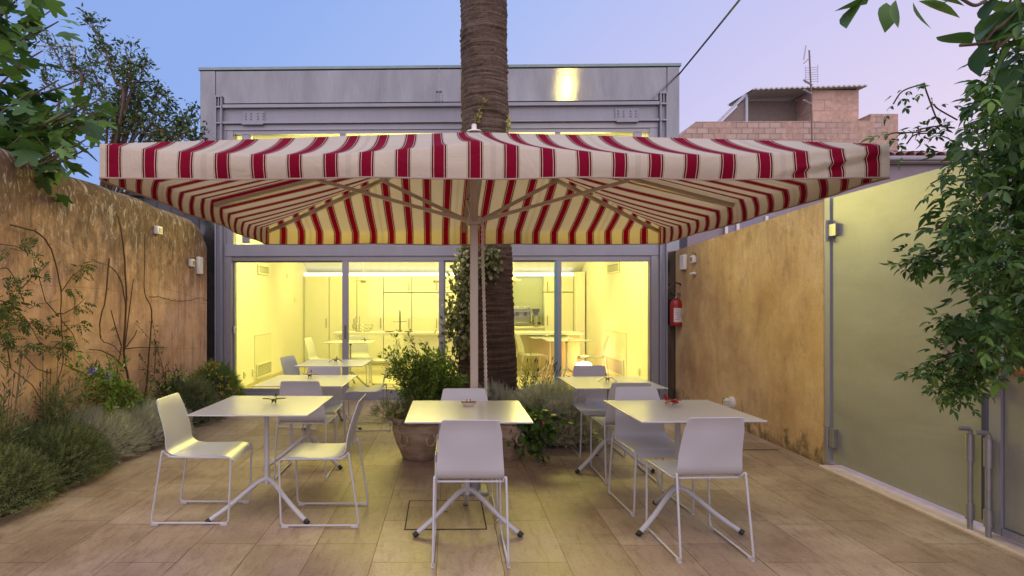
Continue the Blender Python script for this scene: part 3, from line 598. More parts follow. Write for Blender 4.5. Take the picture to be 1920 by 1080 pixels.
# air vents, sockets and convector covers on the side walls (wall coordinates)
def vent(side, px0, px1, py0, py1, name, label):
    X = XL if side < 0 else XR
    Ya, Yb = X*FP/(px0-PX), X*FP/(px1-PX); Ya, Yb = min(Ya, Yb), max(Ya, Yb); ym = (Ya+Yb)/2
    za = CAMH+(PY-py0)*ym/FP; zb = CAMH+(PY-py1)*ym/FP; s = -side
    e = empty(name, (X + (.006 if side < 0 else -.006) + (0.017 if side<0 else -.03)*0, ym, (za+zb)/2)); tag(e, label, 'air vent', 'grilles on the room walls')
    w, h = (Yb-Ya)/2, abs(za-zb)/2; m = MB()
    xs = (0, .02*s)
    m.box(min(xs), max(xs), -w, w, h-.03, h); m.box(min(xs), max(xs), -w, w, -h, -h+.03); m.box(min(xs), max(xs), -w, -w+.03, -h+.03, h-.03); m.box(min(xs), max(xs), w-.03, w, -h+.03, h-.03); m.build('frame', M['cab'], e)
    m = MB(); n = max(4, int(h*2/.028)) 
    for i in range(n): zc = -h+.04+(2*h-.08)*(i+.5)/n; m.box(min(0, .012*s), max(0, .012*s), -w+.031, w-.031, zc-.005, zc+.004)
    m.build('slats', M['cab'], e); MB().box(min(0, .003*s), max(0, .003*s), -w+.031, w-.031, -h+.031, h-.031).build('backing', M['grey'], e); return e
EX = []
EX.append(vent(-1, 482, 502, 497, 515, 'air_vent', 'small wall vent high on the room wall near the pinkish garden wall'))
EX.append(vent(1, 1141, 1163, 493, 512, 'air_vent', 'small wall vent high on the room wall near the fire extinguisher'))
EX.append(vent(-1, 479, 507, 679, 705, 'air_vent', 'low slatted heater grille on the room wall near the yellow flowers'))
EX.append(vent(1, 1138, 1171, 670, 700, 'air_vent', 'low slatted heater grille on the room wall beyond the right hand tables'))
for X, a, b, t0, b0, lab in ((XL, 477, 508, 628, 710, 'flush cover panel above the low grille near the yellow flowers'), (XR, 1137, 1175, 623, 706, 'flush cover panel above the low grille near the extinguisher')):
    Ya, Yb = sorted((X*FP/(a-PX), X*FP/(b-PX))); s = 1 if X < 0 else -1
    zt_ = CAMH+(PY-t0)*((Ya+Yb)/2)/FP
    o = MB().box(min(X, X+.008*s), max(X, X+.008*s), Ya, Yb, .14, zt_).build('heater_cover', M['cab']); tag(o, lab, 'panel'); m = MB().box(min(X, X+.012*s), max(X, X+.012*s), Ya, Yb, zt_, zt_+.012).build('top_edge', M['seam'], o)
for X, px, py, lab in ((XL, 440, 618, 'white wall switch by the window edge near the garden wall'), (XL, 458, 703, 'white wall socket low by the garden wall side grille'), (XL, 474, 698, 'socket with dark plug beside the low grille'), (XL, 538, 517, 'small sensor box high up beside the cupboards'), (XL, 552, 563, 'small thermostat beside the cupboards'), (XR, 1104, 512, 'small sensor box high on the room wall beyond the palm'), (XR, 1104, 530, 'tiny wall fitting below the sensor box'), (XR, 1199, 697, 'white wall socket low near the extinguisher side')):
    p = onX(px, py, X); s = 1 if X < 0 else -1
    o = MB().box(min(0, .02*s), max(0, .02*s), -.045, .045, -.055, .055).build('wall_socket', M['cab'], bevel=.004); o.location = p; tag(o, lab, 'socket'); MB().box(min(.02*s, .024*s), max(.02*s, .024*s), -.02, .02, -.02, .02).build('plate', M['seam'], o)
# glowing lamp on the room floor
fl = empty('floor_lamp', (2.45, 11.0, .02)); fl.location = P(1095, 686, 10.9); fl.location.z -= .09; tag(fl, 'small glowing round lantern low in the room behind the far tables', 'lamp')
MB().lathe([(.03,.0),(.12,.03),(.15,.08),(.13,.14),(.05,.17)], 20).build('globe', M['lamp'], fl); MB().lathe([(.12,-.05),(.13,.0),(.12,.02)], 20).build('base', M['brown_red'], fl); MB().tube([(0,0,-.24),(0,0,-.05)], .03, 10).build('stem', M['brown_red'], fl)
# interior light (warm yellow)
def area(name, loc, rot, sx, sy, e, c):
    d = bpy.data.lights.new(name, 'AREA'); d.shape = 'RECTANGLE'; d.size = sx; d.size_y = sy; d.energy = e; d.color = c
    o = bpy.data.objects.new(name, d); COL.objects.link(o); o.location = loc; o.rotation_euler = rot; return o
YEL = (1, .855, .25)
area('room_light', (-.1, 9.7, 3.30), (R(-56), 0, 0), 5.2, 1.0, 320, YEL)
area('room_light', (-.1, 11.3, 2.45), (R(38), 0, 0), 5.2, .6, 60, YEL)
for x_ in (-1.6, 1.4):
    d_ = bpy.data.lights.new('ceiling_glow', 'POINT'); d_.energy = 25; d_.color = YEL; d_.shadow_soft_size = .25; o = bpy.data.objects.new('ceiling_glow', d_); COL.objects.link(o); o.location = (x_, 10.6, 2.35)
pl = bpy.data.lights.new('lantern_light', 'POINT'); pl.energy = 14; pl.color = (1, .42, .12); pl.shadow_soft_size = .1; o = bpy.data.objects.new('lantern_light', pl); COL.objects.link(o); o.location = fl.location + Vector((0, .02, .32))
# ================================================================ tables and chairs
def make_table(interior=False):
    t = empty('cafe_table'); H = .74
    MB().box(-.375,.375,-.375,.375, H-.009, H).build('tabletop', M['white_top'], t, bevel=.003)
    MB().box(-.12,.12,-.12,.12, H-.020, H-.0095).build('mounting_plate', M['grey'], t)
    MB().lathe([(.017,.20),(.017,H-.0205)], 20).build('post', M['white'], t); MB().lathe([(.0175,H-.055),(.020,H-.05),(.020,H-.021)], 20).build('collar', M['black'], t)
    for k in range(3):
        a = R(-150 + 120*k); dx, dy = math.cos(a), math.sin(a)
        pts = bez([(dx*.0, dy*.0, .238), (dx*.05, dy*.05, .225), (dx*.12, dy*.12, .180), (dx*.24, dy*.24, .092), (dx*.375, dy*.375, .012)], 5)
        l = MB().tube(pts, .0155, 14).build('leg', M['white'], t, smooth=60)
        e = Vector((dx*.375, dy*.375, .012)); b = (Vector((dx*.24, dy*.24, .092))-e).normalized(); MB().tube([e+b*.02, e-b*.008], .0172, 14).build('foot_cap', M['black'], l)
    return t
PROF = [(-.292,.800),(-.288,.795),(-.262,.72),(-.238,.65),(-.222,.59),(-.215,.545),(-.213,.51),(-.207,.482),(-.19,.461),(-.165,.449),(-.13,.443),(-.06,.439),(.02,.440),(.10,.444),(.15,.444),(.185,.437),(.207,.422),(.220,.400)]
def make_chair():
    c = empty('cafe_chair'); n = len(PROF); th = .006; mcols = 12
    pp = [Vector((a, 0, b)) for a, b in PROF]; vs = []
    for side in (0, 1):
        for i, p in enumerate(pp):
            d = (pp[min(i+1, n-1)] - pp[max(i-1, 0)]).normalized(); nr = Vector((d.z, 0, -d.x))  # offset
            hw = .190
            if p.z > .47: hw = .190 - .024*min(1, (p.z-.47)/.33)
            if i == 0: hw -= .030
            elif i == 1: hw -= .012
            if i == n-1: hw -= .022
            for j in range(mcols+1):
                s = -1+2*j/mcols; y = s*hw
                cav = 0
                if p.z > .5: cav = .016*(1-s*s)*math.sin(min(1, (p.z-.5)/.28)*math.pi)
                q = p + nr*(th*side) + Vector((-cav, 0, 0)); vs.append((q.x, y, q.z))
    k = mcols+1; N = n*k; fs = []
    for i in range(n-1):
        for j in range(mcols): fs.append((i*k+j, i*k+j+1, (i+1)*k+j+1, (i+1)*k+j)); fs.append((N+i*k+j, N+(i+1)*k+j, N+(i+1)*k+j+1, N+i*k+j+1))
        fs.append((i*k, (i+1)*k, N+(i+1)*k, N+i*k)); fs.append((i*k+mcols, N+i*k+mcols, N+(i+1)*k+mcols, (i+1)*k+mcols))
    for j in range(mcols): fs.append((j, N+j, N+j+1, j+1)); a = (n-1)*k; fs.append((a+j, a+j+1, N+a+j+1, N+a+j))
    MB().add(vs, fs).build('seat_shell', M['white'], c, smooth=50)
    for s in (-1, 1):
        y0, y1 = s*.198, s*.205
        pts = fillet([(-.213, y0*.94, .452), (-.232, y0, .478), (-.302, y1, .012), (.197, y1, .012), (.212, y0, .432), (-.175, y0*.98, .434), (-.213, y0*.94, .452)], .028, 5)
        fr = MB().tube(pts, .0068, 10).build('leg_frame', M['white'], c, smooth=60)
        for xx in (-.275, .17): MB().box(xx-.022, xx+.022, y1-.009, y1+.009, .0, .012).build('glide', M['white'], fr)
    m = MB().tube([(-.19,-.198,.436),(-.19,.198,.436)], .006, 8); m.tube([(.165,-.198,.430),(.165,.198,.430)], .006, 8); m.build('cross_rail', M['white'], c)
    return c
T0 = make_table(); C0 = make_chair(); usedT = [False]; usedC = [False]
def table(x, y, rz, lab, grp='square white café tables'):
    o = T0 if not usedT[0] else copy_tree(T0); usedT[0] = True; o.location = (x, y, TZ); o.rotation_euler = (0, 0, R(rz)); tag(o, lab, 'table', grp.replace('é', 'e')); return o
def chair(x, y, rz, lab):
    o = C0 if not usedC[0] else copy_tree(C0); usedC[0] = True; o.location = (x, y, TZ); o.rotation_euler = (0, 0, R(rz)); tag(o, lab, 'chair', 'white shell chairs at the tables'); return o
TZ = .006
table(.106, 3.775, 0, 'white square table with the little cream boat, in front of the potted plants')
table(-1.25, 3.985, -.8, 'white square table with the dark green toy plane, nearest the hedge')
table(1.47, 3.80, 2.2, 'white square table with the red toy plane, nearest the metal gate')
table(-1.27, 5.24, -.5, 'white square table carrying the red-brown toy plane, in the second row')
table(-1.33, 6.76, -1, 'white square table by the sliding window with drooping dark winged toy')
table(1.38, 5.12, 1.5, 'white square table with grey bent toy, beside the silver bush')
chair(.108, 3.46, 90, 'white chair nearest the camera with its back to us at the central table')
chair(.10, 4.04, -90, 'white chair tucked behind the central front table facing us')
chair(-1.63, 3.985, 0, 'white chair on the hedge side of the table with the green toy plane')
chair(-.885, 3.945, 180, 'white chair facing the hedge at the table with the green toy plane')
chair(-1.215, 5.02, 90, 'white chair seen from behind at the table with the red-brown toy plane')
chair(-1.255, 5.53, -90, 'white chair facing us across the table with the red-brown toy plane')
chair(-.985, 6.72, 184, 'white chair side on between the window table and the potted shrub')
chair(-1.64, 6.83, -14, 'white chair turned at the room side end of the window table')
chair(1.455, 3.53, 92.5, 'white chair with its back to us at the table with the red toy plane')
chair(1.415, 4.13, -86, 'white chair facing us behind the table with the red toy plane')
chair(1.43, 4.93, 90, 'white chair seen from behind at the table with the grey bent toy')
chair(1.395, 5.60, -89, 'white chair facing us tucked in beside the silver bush')
TZ = .051
table(-1.66, 9.72, 0, 'white square table alone just inside the room behind the window table')
table(1.86, 11.05-.02, 2, 'white square table inside the room, the farther of the pair by the island')
table(2.02, 10.22, 0, 'white square table inside the room, the nearer of the pair by the lantern')
chair(-2.10, 9.75, -8, 'white chair inside on the grille side of the indoor table')
chair(-1.15, 9.70, 176, 'white chair inside facing the grille at the indoor table')
chair(-1.62, 10.25, -80, 'white chair inside facing us across the indoor table')
chair(1.50, 10.75, 10, 'white chair inside next to the palm trunk, side on to the paired tables')
chair(2.46, 10.30, 172, 'white chair inside beside the heater grille at the paired tables')
TZ = .0
# ---- little things on the tables (table tops at .746)
def toy_plane(x, y, rz, mat, lab, droop=0, thin=1.0, z=.747):
    o = empty('toy_plane', (x, y, z), R(rz)); tag(o, lab, 'toy')
    MB().tube(bez([(0,-.045,.022),(0,-.02,.026),(0,.03,.028),(0,.06,.040)], 3), [.006]+[.011]*7+[.007,.004], 10).build('fuselage', mat, o)
    m = MB()
    for s in (-1, 1): m.add([(0,-.022,.030),(s*.035,-.020,.036),(s*.075*thin,-.016,.036-droop),(s*.078*thin,.004,.036-droop),(s*.035,.012,.036),(0,.012,.030),(0,-.022,.025),(s*.035,-.020,.030),(s*.075*thin,-.016,.031-droop),(s*.078*thin,.004,.031-droop),(s*.035,.012,.030),(0,.012,.025)],
        [(0,1,4,5),(1,2,3,4),(6,11,10,7),(7,10,9,8),(0,6,7,1),(1,7,8,2),(2,8,9,3),(3,9,10,4),(4,10,11,5)])
    m.build('wings', mat, o); MB().box(-.003,.003,.045,.065,.035,.065).build('tail', mat, o); MB().box(-.022,.022,.048,.062,.040,.043).build('tailplane', mat, o)
    m = MB().tube([(-.014,-.012,0),(-.006,-.012,.024)], .003, 6); m.tube([(.014,-.012,0),(.006,-.012,.024)], .003, 6); m.tube([(0,.048,0),(0,.045,.03)], .003, 6); m.build('legs', M['black'], o); return o
toy_plane(-1.215, 4.04, 3, M['dark_green'], 'dark green toy plane standing on the table nearest the hedge')
toy_plane(-1.30, 5.42, 0, M['brown_red'], 'red-brown toy plane on the second row table', z=.747)
toy_plane(1.50, 3.97, 35, M['red'], 'red toy plane with thin wings on the table nearest the gate', .012)
toy_plane(-1.33, 6.80, 0, M['dark_green'], 'dark toy with drooping wings on the table by the window', .034, 1.1)
toy_plane(1.38, 5.17, 0, M['grey'], 'grey toy with bent wings on the table beside the silver bush', .034, 1.1)
bo = empty('toy_boat', (.12, 3.93, .747)); tag(bo, 'little cream boat shaped dish with sticks on the central table', 'dish')
m = MB(); ring = []
for z_, k_ in ((.0, .55), (.012, .85), (.024, 1.0), (.024, .92), (.010, .72)): ring.append([(.055*k_*math.cos(a)*1.0, .030*k_*math.sin(a), z_) for a in np.linspace(0, 2*math.pi, 25)[:-1]])
m.add([p for r in ring for p in r], [(i*24+j, i*24+(j+1)%24, (i+1)*24+(j+1)%24, (i+1)*24+j) for i in range(4) for j in range(24)] + [tuple(range(23,-1,-1)), tuple(96+j for j in range(24))]); m.build('hull', M['cream'], bo)
m = MB().tube([(-.012,0,.01),(-.010,0,.045)], .003, 6); m.tube([(.010,0,.01),(.012,0,.048)], .003, 6); m.tube([(-.05,0,.026),(.05,0,.027)], .004, 6); m.build('sticks', M['brown_red'], bo)
toy_plane(-1.42, 9.75, 20, M['black'], 'small dark toy on the indoor table behind the window table', .01, z=.792)
toy_plane(1.80, 11.0, 0, M['plastic'], 'pale toy on the farther indoor table of the pair', .02, z=.792)
toy_plane(2.05, 10.15, 0, M['plastic'], 'pale toy on the nearer indoor table of the pair', .02, z=.792)
# ================================================================ umbrella
um = empty('market_umbrella', (.178, 4.46, 0), 0); tag(um, 'large rectangular red and cream striped canvas umbrella over the tables', 'umbrella')
HX, HY, ZE, ZPk, PER = 2.0, 1.49, 2.222, 2.735, .1829
def edge_drop(s, s0, sd):
    if s < s0: w = (s0-s)/(s0+1)
    else: w = (s-s0)/(1-s0)
    base = .056*math.sin(math.pi*w)**.8 if 0 < w < 1 else 0
    return base - (.018*(1-w)**3 if sd == 0 else 0)
def side_pt(sd, s, t):
    """sd 0 front,1 right,2 back,3 left ; s -1..1 along edge ; t 0 eave..1 peak"""
    s0 = -.05 if sd == 0 else 0
    L, D = (HX, HY) if sd in (0, 2) else (HY, HX)
    a = s*L*(1-t); b = D*(1-t)
    sg = .035*math.sin(math.pi*t)*(abs(math.sin(math.pi*s)))**.7
    z = ZE + (ZPk-ZE)*t - edge_drop(s, s0, sd)*(1-t)**1.5 - sg
    if sd == 0: x, y = a, -b
    elif sd == 1: x, y = b, a
    elif sd == 2: x, y = -a, b
    else: x, y = -b, -a
    return x - .030*y, y, z - .020*y/1.5
def panel(sd):
    NS, NTt, NV = 96, 22, 9; L = HX if sd in (0, 2) else HY; off = .54 if sd == 0 else (.30 if sd == 1 else (.0 if sd == 2 else .2))
    vs, uvs, fs = [], [], []; g = np.random.default_rng(sd+5)
    ph = g.random(6)*6.28
    rows = [(-1-(NV-1-i)/(NV-1), 'v', (NV-1-i)/(NV-1)) for i in range(NV)] + [(0, 'c', (j/NTt)**1.0) for j in range(1, NTt+1)]
    dirs = [(0,-1),(1,0),(0,1),(-1,0)][sd]
    for _, kind, q in rows:
        for i in range(NS+1):
            s = -1+2*i/NS
            if kind == 'c':
                x, y, z = side_pt(sd, s, q); u = s*(1-q)*L
                # stripes run at right angles to the edge
            else:
                x, y, z = side_pt(sd, s, 0); zb = 2.048 - .020*y/1.5 + .004*math.sin(s*9+ph[0]); z = z + (zb-z)*q; u = s*L
                ripple = (.010*math.sin(s*L*6.2+ph[1]) + .006*math.sin(s*L*13+ph[2]) + .012*math.sin(s*L*2.7+ph[3]))*q*(1-s**8) + .012*math.sin(q*math.pi)*(1-s**6)
                if sd == 0 and .70 < s < .99:     # creased fold near the gate-side corner
                    ql = .9 - (s-.70)/.29*.65; dlt = q-ql
                    ripple += .020*max(0, 1-abs(dlt)/.30)*math.sin((s-.70)/.29*math.pi)**.6*(-1 if dlt > 0 else .7)
                x += dirs[0]*ripple; y += dirs[1]*ripple
                if q > 0 and sd in (1, 3): u += .0
                x *= 1 if sd in (1, 3) else 1; 
            vs.append((x, y, z)); uvs.append((u/PER+off, z))
    k = NS+1
    for r in range(len(rows)-1):
        for i in range(NS): fs.append((r*k+i, r*k+i+1, (r+1)*k+i+1, (r+1)*k+i))
    return vs, uvs, fs, k
names = ['canopy_panel']*4
for sd in range(4):
    vs, uvs, fs, k = panel(sd); me = bpy.data.meshes.new('canopy_panel'); me.from_pydata(vs, [], fs)
    ul = me.uv_layers.new(name='UVMap'); li = np.empty(len(me.loops), np.int32); me.loops.foreach_get('vertex_index', li); ul.data.foreach_set('uv', np.array(uvs, np.float32)[li].ravel())
    me.polygons.foreach_set('use_smooth', [True]*len(me.polygons)); me.materials.append(M['fabric']); o = bpy.data.objects.new('canopy_panel', me); COL.objects.link(o); o.parent = um
    h = MB().tube([Vector(v) for v in vs[0:k:2]], .0045, 6).build('hem', M['hem'], o, smooth=60)
MB().lathe([(.062, 2.733),(.055,2.742),(.024,2.750),(.019,2.76),(.019,2.79),(.012,2.796)], 24).build('finial', M['plastic'], um)
MB().box(-.030,.030,-.030,.030,.03,2.70).build('pole', M['pole'], um, bevel=.004)
MB().box(-.055,.055,-.055,.055,2.03,2.09).build('hub', M['pole'], um, bevel=.006)
bs = MB().box(-.10,.10,-.10,.10,.006,.03).build('base_plate', M['galv'], um, bevel=.004); MB().tube([(0,0,.03),(0,0,.25)], .05, 16).build('sleeve', M['galv'], um)
ribs = [(HX,HY,.03),(HX,-HY,.03),(-HX,HY,.03),(-HX,-HY,.03),(HX,0,.045),(-HX,0,.045),(0,HY,.03),(0,-HY,.03)]
for x_, y_, w_ in ribs:
    e = Vector((x_*.985-.03*y_, y_*.985, ZE-.045-.020*y_/1.5)); c_ = Vector((0, 0, 2.68)); r_ = MB().bar(c_, e, w_, .028).build('rib', M['pole'], um)
for x_, y_, f_ in ((HX,HY,.38),(-HX,HY,.38),(HX,0,.60),(-HX,0,.60),(0,HY,.6),(0,-HY,.6)):
    e = Vector((0,0,2.68)).lerp(Vector((x_*.985-.03*y_, y_*.985, ZE-.06)), f_); d = Vector((x_, y_, 0)).normalized()*.05
    MB().bar(d+Vector((0,0,2.06)), e, .026, .026).build('strut', M['pole'], um)
# rope beside the pole
rp_ = []; 
o = None; m = MB()
for st in range(2):
    pts = []
    for i in range(240): z_ = 2.06-1.78*i/239; a = z_*95+st*math.pi; cx_ = .075+.012*math.sin(z_*2.3); pts.append((.178+cx_+.0075*math.cos(a), 4.42+.0075*math.sin(a), z_))
    m.tube(pts, .0065, 6)
o = m.build('twisted_rope', M['rope'], smooth=80); tag(o, 'twisted white rope hanging beside the umbrella pole', 'rope')
# ================================================================ palm
pm = empty('palm_tree', (.42, 6.85, 0)); tag(pm, 'tall palm trunk rising through the patio behind the umbrella', 'palm')
vs = []; n, rows = 72, 480; g = np.random.default_rng(2); rn = g.random(400)
for i in range(rows):
    z = 10.5*i/(rows-1); r = .262 + .128*math.exp(-z/1.35) + .05*math.exp(-z/.25)
    ring_ = .006*math.sin(z*95+2*math.sin(z*3)) + .007*(rn[i//2]-.5)
    for j in range(n):
        a = 2*math.pi*j/n; rr = r + ring_*(1+.5*math.sin(a*3+z*5)) + .006*math.sin(a*7+z*11) + .004*g.normal()
        vs.append((rr*math.cos(a) - .010*z*.5 + .01*math.sin(z), rr*math.sin(a), z))
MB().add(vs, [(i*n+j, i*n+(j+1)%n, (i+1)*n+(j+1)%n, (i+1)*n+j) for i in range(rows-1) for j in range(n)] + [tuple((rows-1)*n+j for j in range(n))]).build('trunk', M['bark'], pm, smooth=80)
# fronds far above the frame
m = MB()
for k_ in range(22):
    a = k_*2.4; el = .2+.9*(k_%5)/5
    pts = [Vector((math.cos(a)*t*2.6*math.cos(el*(1-t*.3)), math.sin(a)*t*2.6*math.cos(el*(1-t*.3)), 10.5+t*2.6*math.sin(el)-1.9*t*t)) for t in np.linspace(0, 1, 9)]
    m.tube(pts, [.03-.003*i for i in range(9)], 5)
    for i in range(1, 9):
        for q in range(5):
            t_ = (i-1+q/5); p = pts[i-1].lerp(pts[i], q/5); dr = (pts[i]-pts[i-1]).normalized(); sd_ = dr.cross(Vector((0,0,1))).normalized()
            for s in (-1, 1): tip = p+sd_*s*.45+dr*.25-Vector((0,0,.22)); m.add([p, p+dr*.03, tip], [(0,1,2)])
m.build('fronds', simple('palm_frond', (.06,.10,.03), .6), pm, smooth=0)
# ivy on the trunk
def surf_trunk(px, py):
    """nearest trunk surface point under a picture position"""
    Y = 6.5; X = (px-PX)*6.55/FP; z = CAMH+(PY-py)*6.5/FP; r = .262+.128*math.exp(-z/1.35)+.03; dx = X-.42; dx = max(-r, min(r, dx)); return np.array((.42+dx*1.02, 6.85-math.sqrt(max(0, r*r-dx*dx)), z))
iv = empty('ivy_plant', (.1, 6.5, 0)); tag(iv, 'pale leaved ivy climbing the palm trunk beside the umbrella pole', 'ivy')
LT = tmpl_leaf(.8, .15, .05)
pos = []; dr = []
strand = [[(868,468),(858,520),(866,580),(862,640),(850,690),(846,735)],[(880,470),(878,540),(874,600),(862,660)],[(862,500),(856,560),(848,600),(838,630)],[(900,475),(902,505),(905,520)],[(925,468),(930,490),(922,510)],[(912,470),(915,495)]]
for si, st in enumerate(strand):
    for _ in range((300 if si < 3 else 70)):
        k_ = random.random()*(len(st)-1); i = int(k_); f = k_-i; px = st[i][0]*(1-f)+st[i+1][0]*f+random.gauss(0, 9 if si < 3 else 6); py = st[i][1]*(1-f)+st[i+1][1]*f+random.gauss(0, 7)
        p = surf_trunk(px, py); 
        if px < 852: p[0] = (px-PX)*6.7/FP
        pos.append(p+RNG.normal(0, .025, 3)); dr.append((random.gauss(0,.4), -.6, -.8+random.gauss(0,.3)))
pos = np.array(pos); bl = MB()
V, F, k = inst(LT[0], LT[1], pos, np.array(dr), .052*(.7+.6*RNG.random(len(pos))), .5)
lo = leafmesh('leaves', [(V-np.array((.1,6.5,0)), F, k)], M['ivy'], iv)
m = MB()
for st in strand: m.tube([Vector(surf_trunk(*q))-Vector((.1,6.5,0)) for q in st], .006, 6)
m.build('stems', M['vine_stem'], iv)
iv2 = empty('ivy_tip', (.5, 6.4, 2.9)); tag(iv2, 'yellowish ivy shoot curling up the trunk above the umbrella', 'ivy')
pos = []
for st in ([(895,228),(898,212),(905,196),(912,180)],[(952,212),(953,236)]):
    for q in range(34 if len(st) > 2 else 16):
        k_ = random.random()*(len(st)-1); i = int(k_); f = k_-i; pos.append(surf_trunk(st[i][0]*(1-f)+st[i+1][0]*f+random.gauss(0,2.2), st[i][1]*(1-f)+st[i+1][1]*f))
pos = np.array(pos); V, F, k = inst(LT[0], LT[1], pos-np.array((.5,6.4,2.9)), rdir(len(pos))+np.array((0,-.6,.3)), .045, .5); leafmesh('leaves', [(V, F, k)], M['gild'], iv2)
m = MB(); m.tube([Vector(surf_trunk(*q))-Vector((.5,6.4,2.9)) for q in [(895,232),(898,212),(905,196),(912,180)]], .006, 6); m.build('stem', M['vine_stem'], iv2)
# ================================================================ pots and plants round the palm
def pot(x, y, lab):
    p = empty('terracotta_pot', (x, y, .006)); tag(p, lab, 'pot', 'terracotta pots by the palm')
    prof = [(.135,0),(.145,.004),(.17,.06),(.205,.14),(.235,.23),(.245,.29),(.238,.325),(.232,.335),(.250,.345),(.262,.365),(.258,.388),(.240,.392),(.228,.385),(.222,.34)]
    MB().lathe(prof, 48, cap=False).build('body', M['terracotta'], p, smooth=60); MB().lathe([(.0,.345),(.223,.345)], 32, cap=False).build('soil', M['soil'], p)
    for a in (-118, -62, 90):
        ar = R(a); c_ = Vector((.232*math.cos(ar), .232*math.sin(ar), .225)); tg = Vector((-math.sin(ar), math.cos(ar), 0))
        pts = [c_ + tg*(.042*math.cos(q))+Vector((math.cos(ar)*(.02+.006), math.sin(ar)*.026, .052*math.sin(q)-.012)) for q in np.linspace(R(120), R(430), 18)]
        MB().tube(pts, .011, 8).build('handle_ring', M['terracotta'], p, smooth=60)
    return p
pot(-.295, 5.42, 'round terracotta pot with ring handles under the leafy shrub, hedge side of the palm')
pot(.50, 5.46, 'terracotta pot with red flowered trailing geranium, silver bush side of the palm')
SPG = tmpl_sprig(11, None, .34, 52, .24); SPN = tmpl_sprig(14, None, .26, 48, .16)
# shrub in the pot: arching leafy branches
def branchy(name, base, tips, mat, leaf, lsize, nper, lab, cat, stemr=.006, stemmat=None, spread=.04, group=None, droop=.1, sub=3, partname='foliage'):
    e = empty(name, base); tag(e, lab, cat, group); B = Vector(base); m = MB(); pos = []; dr = []
    for tp in tips:
        tp = Vector(tp); d = tp-B; mid = B+d*.5+Vector((random.gauss(0,.05)*d.length, random.gauss(0,.05)*d.length, d.length*droop)); pts = bez([B, mid, tp], 7)
        m.tube([q-B for q in pts], [stemr*(1-.75*i/(len(pts)-1)) for i in range(len(pts))], 6)
        twigs = [pts]
        for _ in range(sub):
            i = random.randint(len(pts)//3, len(pts)-2); a = pts[i]; b = a+(pts[i+1]-a).normalized()*d.length*.22+Vector((random.gauss(0,1), random.gauss(0,1), random.gauss(.2,.7)))*d.length*.13; tw = bez([a, (a+b)/2+Vector((0,0,.02)), b], 4); twigs.append(tw); m.tube([q-B for q in tw], stemr*.35, 5)
        for tw in twigs:
            for _ in range(nper if tw is pts else int(nper*.6)):
                k_ = (random.random()**.7)*(len(tw)-1.001); i = int(k_); p = tw[i].lerp(tw[i+1], k_-i); dd = (tw[i+1]-tw[i]).normalized()
                pos.append(p-B+Vector((random.gauss(0,spread), random.gauss(0,spread), random.gauss(0,spread)))*.5); dr.append(dd*.7+Vector((random.gauss(0,.6), random.gauss(0,.6), random.gauss(-.05,.5))))
    m.build('stems', stemmat or M['vine_stem'], e, smooth=60)
    V, F, k = inst(leaf[0], leaf[1], np.array(pos), np.array(dr), lsize*(.6+.7*RNG.random(len(pos))), .6); leafmesh(partname, [(V, F, k)], mat, e); return e
def tips(lst, Y, jy=.2): return [P(a, b, Y+random.uniform(-jy, jy)) for a, b in lst]
LS = tmpl_leaf(.34, .12, .05)
branchy('pot_shrub', (-.27, 5.45, .35), tips([(730,652),(745,665),(752,690),(740,700),(765,668),(785,662),(800,665),(812,680),(815,700),(795,700),(770,700),(755,715),(810,720),(785,690),(775,680),(760,705),(800,690),(740,728),(790,715),(765,725)], 5.45, .16), M['bright'], LS, .042, 46, 'leafy green shrub with one arching branch growing in the hedge side pot', 'shrub', spread=.04, sub=5)
pr = empty('trailing_herb', (-.30, 5.42, .36)); tag(pr, 'dark trailing herb spilling over the rim of the pot with ring handles', 'plant')
a = dome((0,0,0), (.27,.24,.13), 520, 4, *SPN, .09, zmin=-.03, upb=.1); b_ = dome((-.24,-.02,.03), (.16,.15,.10), 200, 9, *SPN, .085, zmin=-.05, upb=.1); leafmesh('foliage', [a, b_], M['hedge'], pr); m = MB()
for k_ in range(8): a_ = k_*.8; m.tube(bez([(0,0,0), (.15*math.cos(a_), .13*math.sin(a_), .06), (.27*math.cos(a_), .23*math.sin(a_), .0)], 3), .004, 5)
m.build('stems', M['vine_stem'], pr)
branchy('feathery_shrub', (-.05, 6.1, .02), tips([(825,668),(812,690),(835,690),(850,705),(800,700),(825,700),(840,720),(815,715),(858,722),(800,722),(830,685),(822,725),(845,735)], 6.05, .2), M['bright'], tmpl_small(.28), .06, 80, 'feathery light green shrub between the pot and the palm trunk', 'shrub', spread=.06, sub=5)
branchy('feathery_shrub', (-.1, 6.3, .02), tips([(790,738),(760,752),(808,742),(838,742),(822,752),(850,748),(780,755)], 6.2, .2), M['hedge'], tmpl_small(.2), .05, 80, 'low olive green growth behind the hedge side pot', 'shrub', spread=.07, sub=5)
# geranium
ge = branchy('geranium_plant', (.52, 5.42, .36), tips([(1040,790),(1030,812),(1012,800),(1000,830),(1022,838),(985,800),(962,820),(975,840),(1000,812),(945,805),(1035,822),(955,845),(1012,845),(990,785),(1025,775),(970,790),(945,830)], 5.25, .12), M['jas'], tmpl_leaf(.9, .1, .08), .058, 15, 'trailing geranium with red flowers in the silver bush side pot', 'plant', spread=.05, droop=.08, sub=3)
for px, py, s_ in ((1020, 791, .020), (1033, 773, .008), (1065, 803, .011), (1036, 787, .007)):
    p = P(px, py, 5.15); m = MB(); V, F, k = inst(*tmpl_leaf(.8), np.tile(np.array(p)-np.array((.52,5.42,.36)), (16,1)), rdir(16), s_*1.3, .5); leafmesh('flower', [(V, F, k)], M['flo_r'], ge)
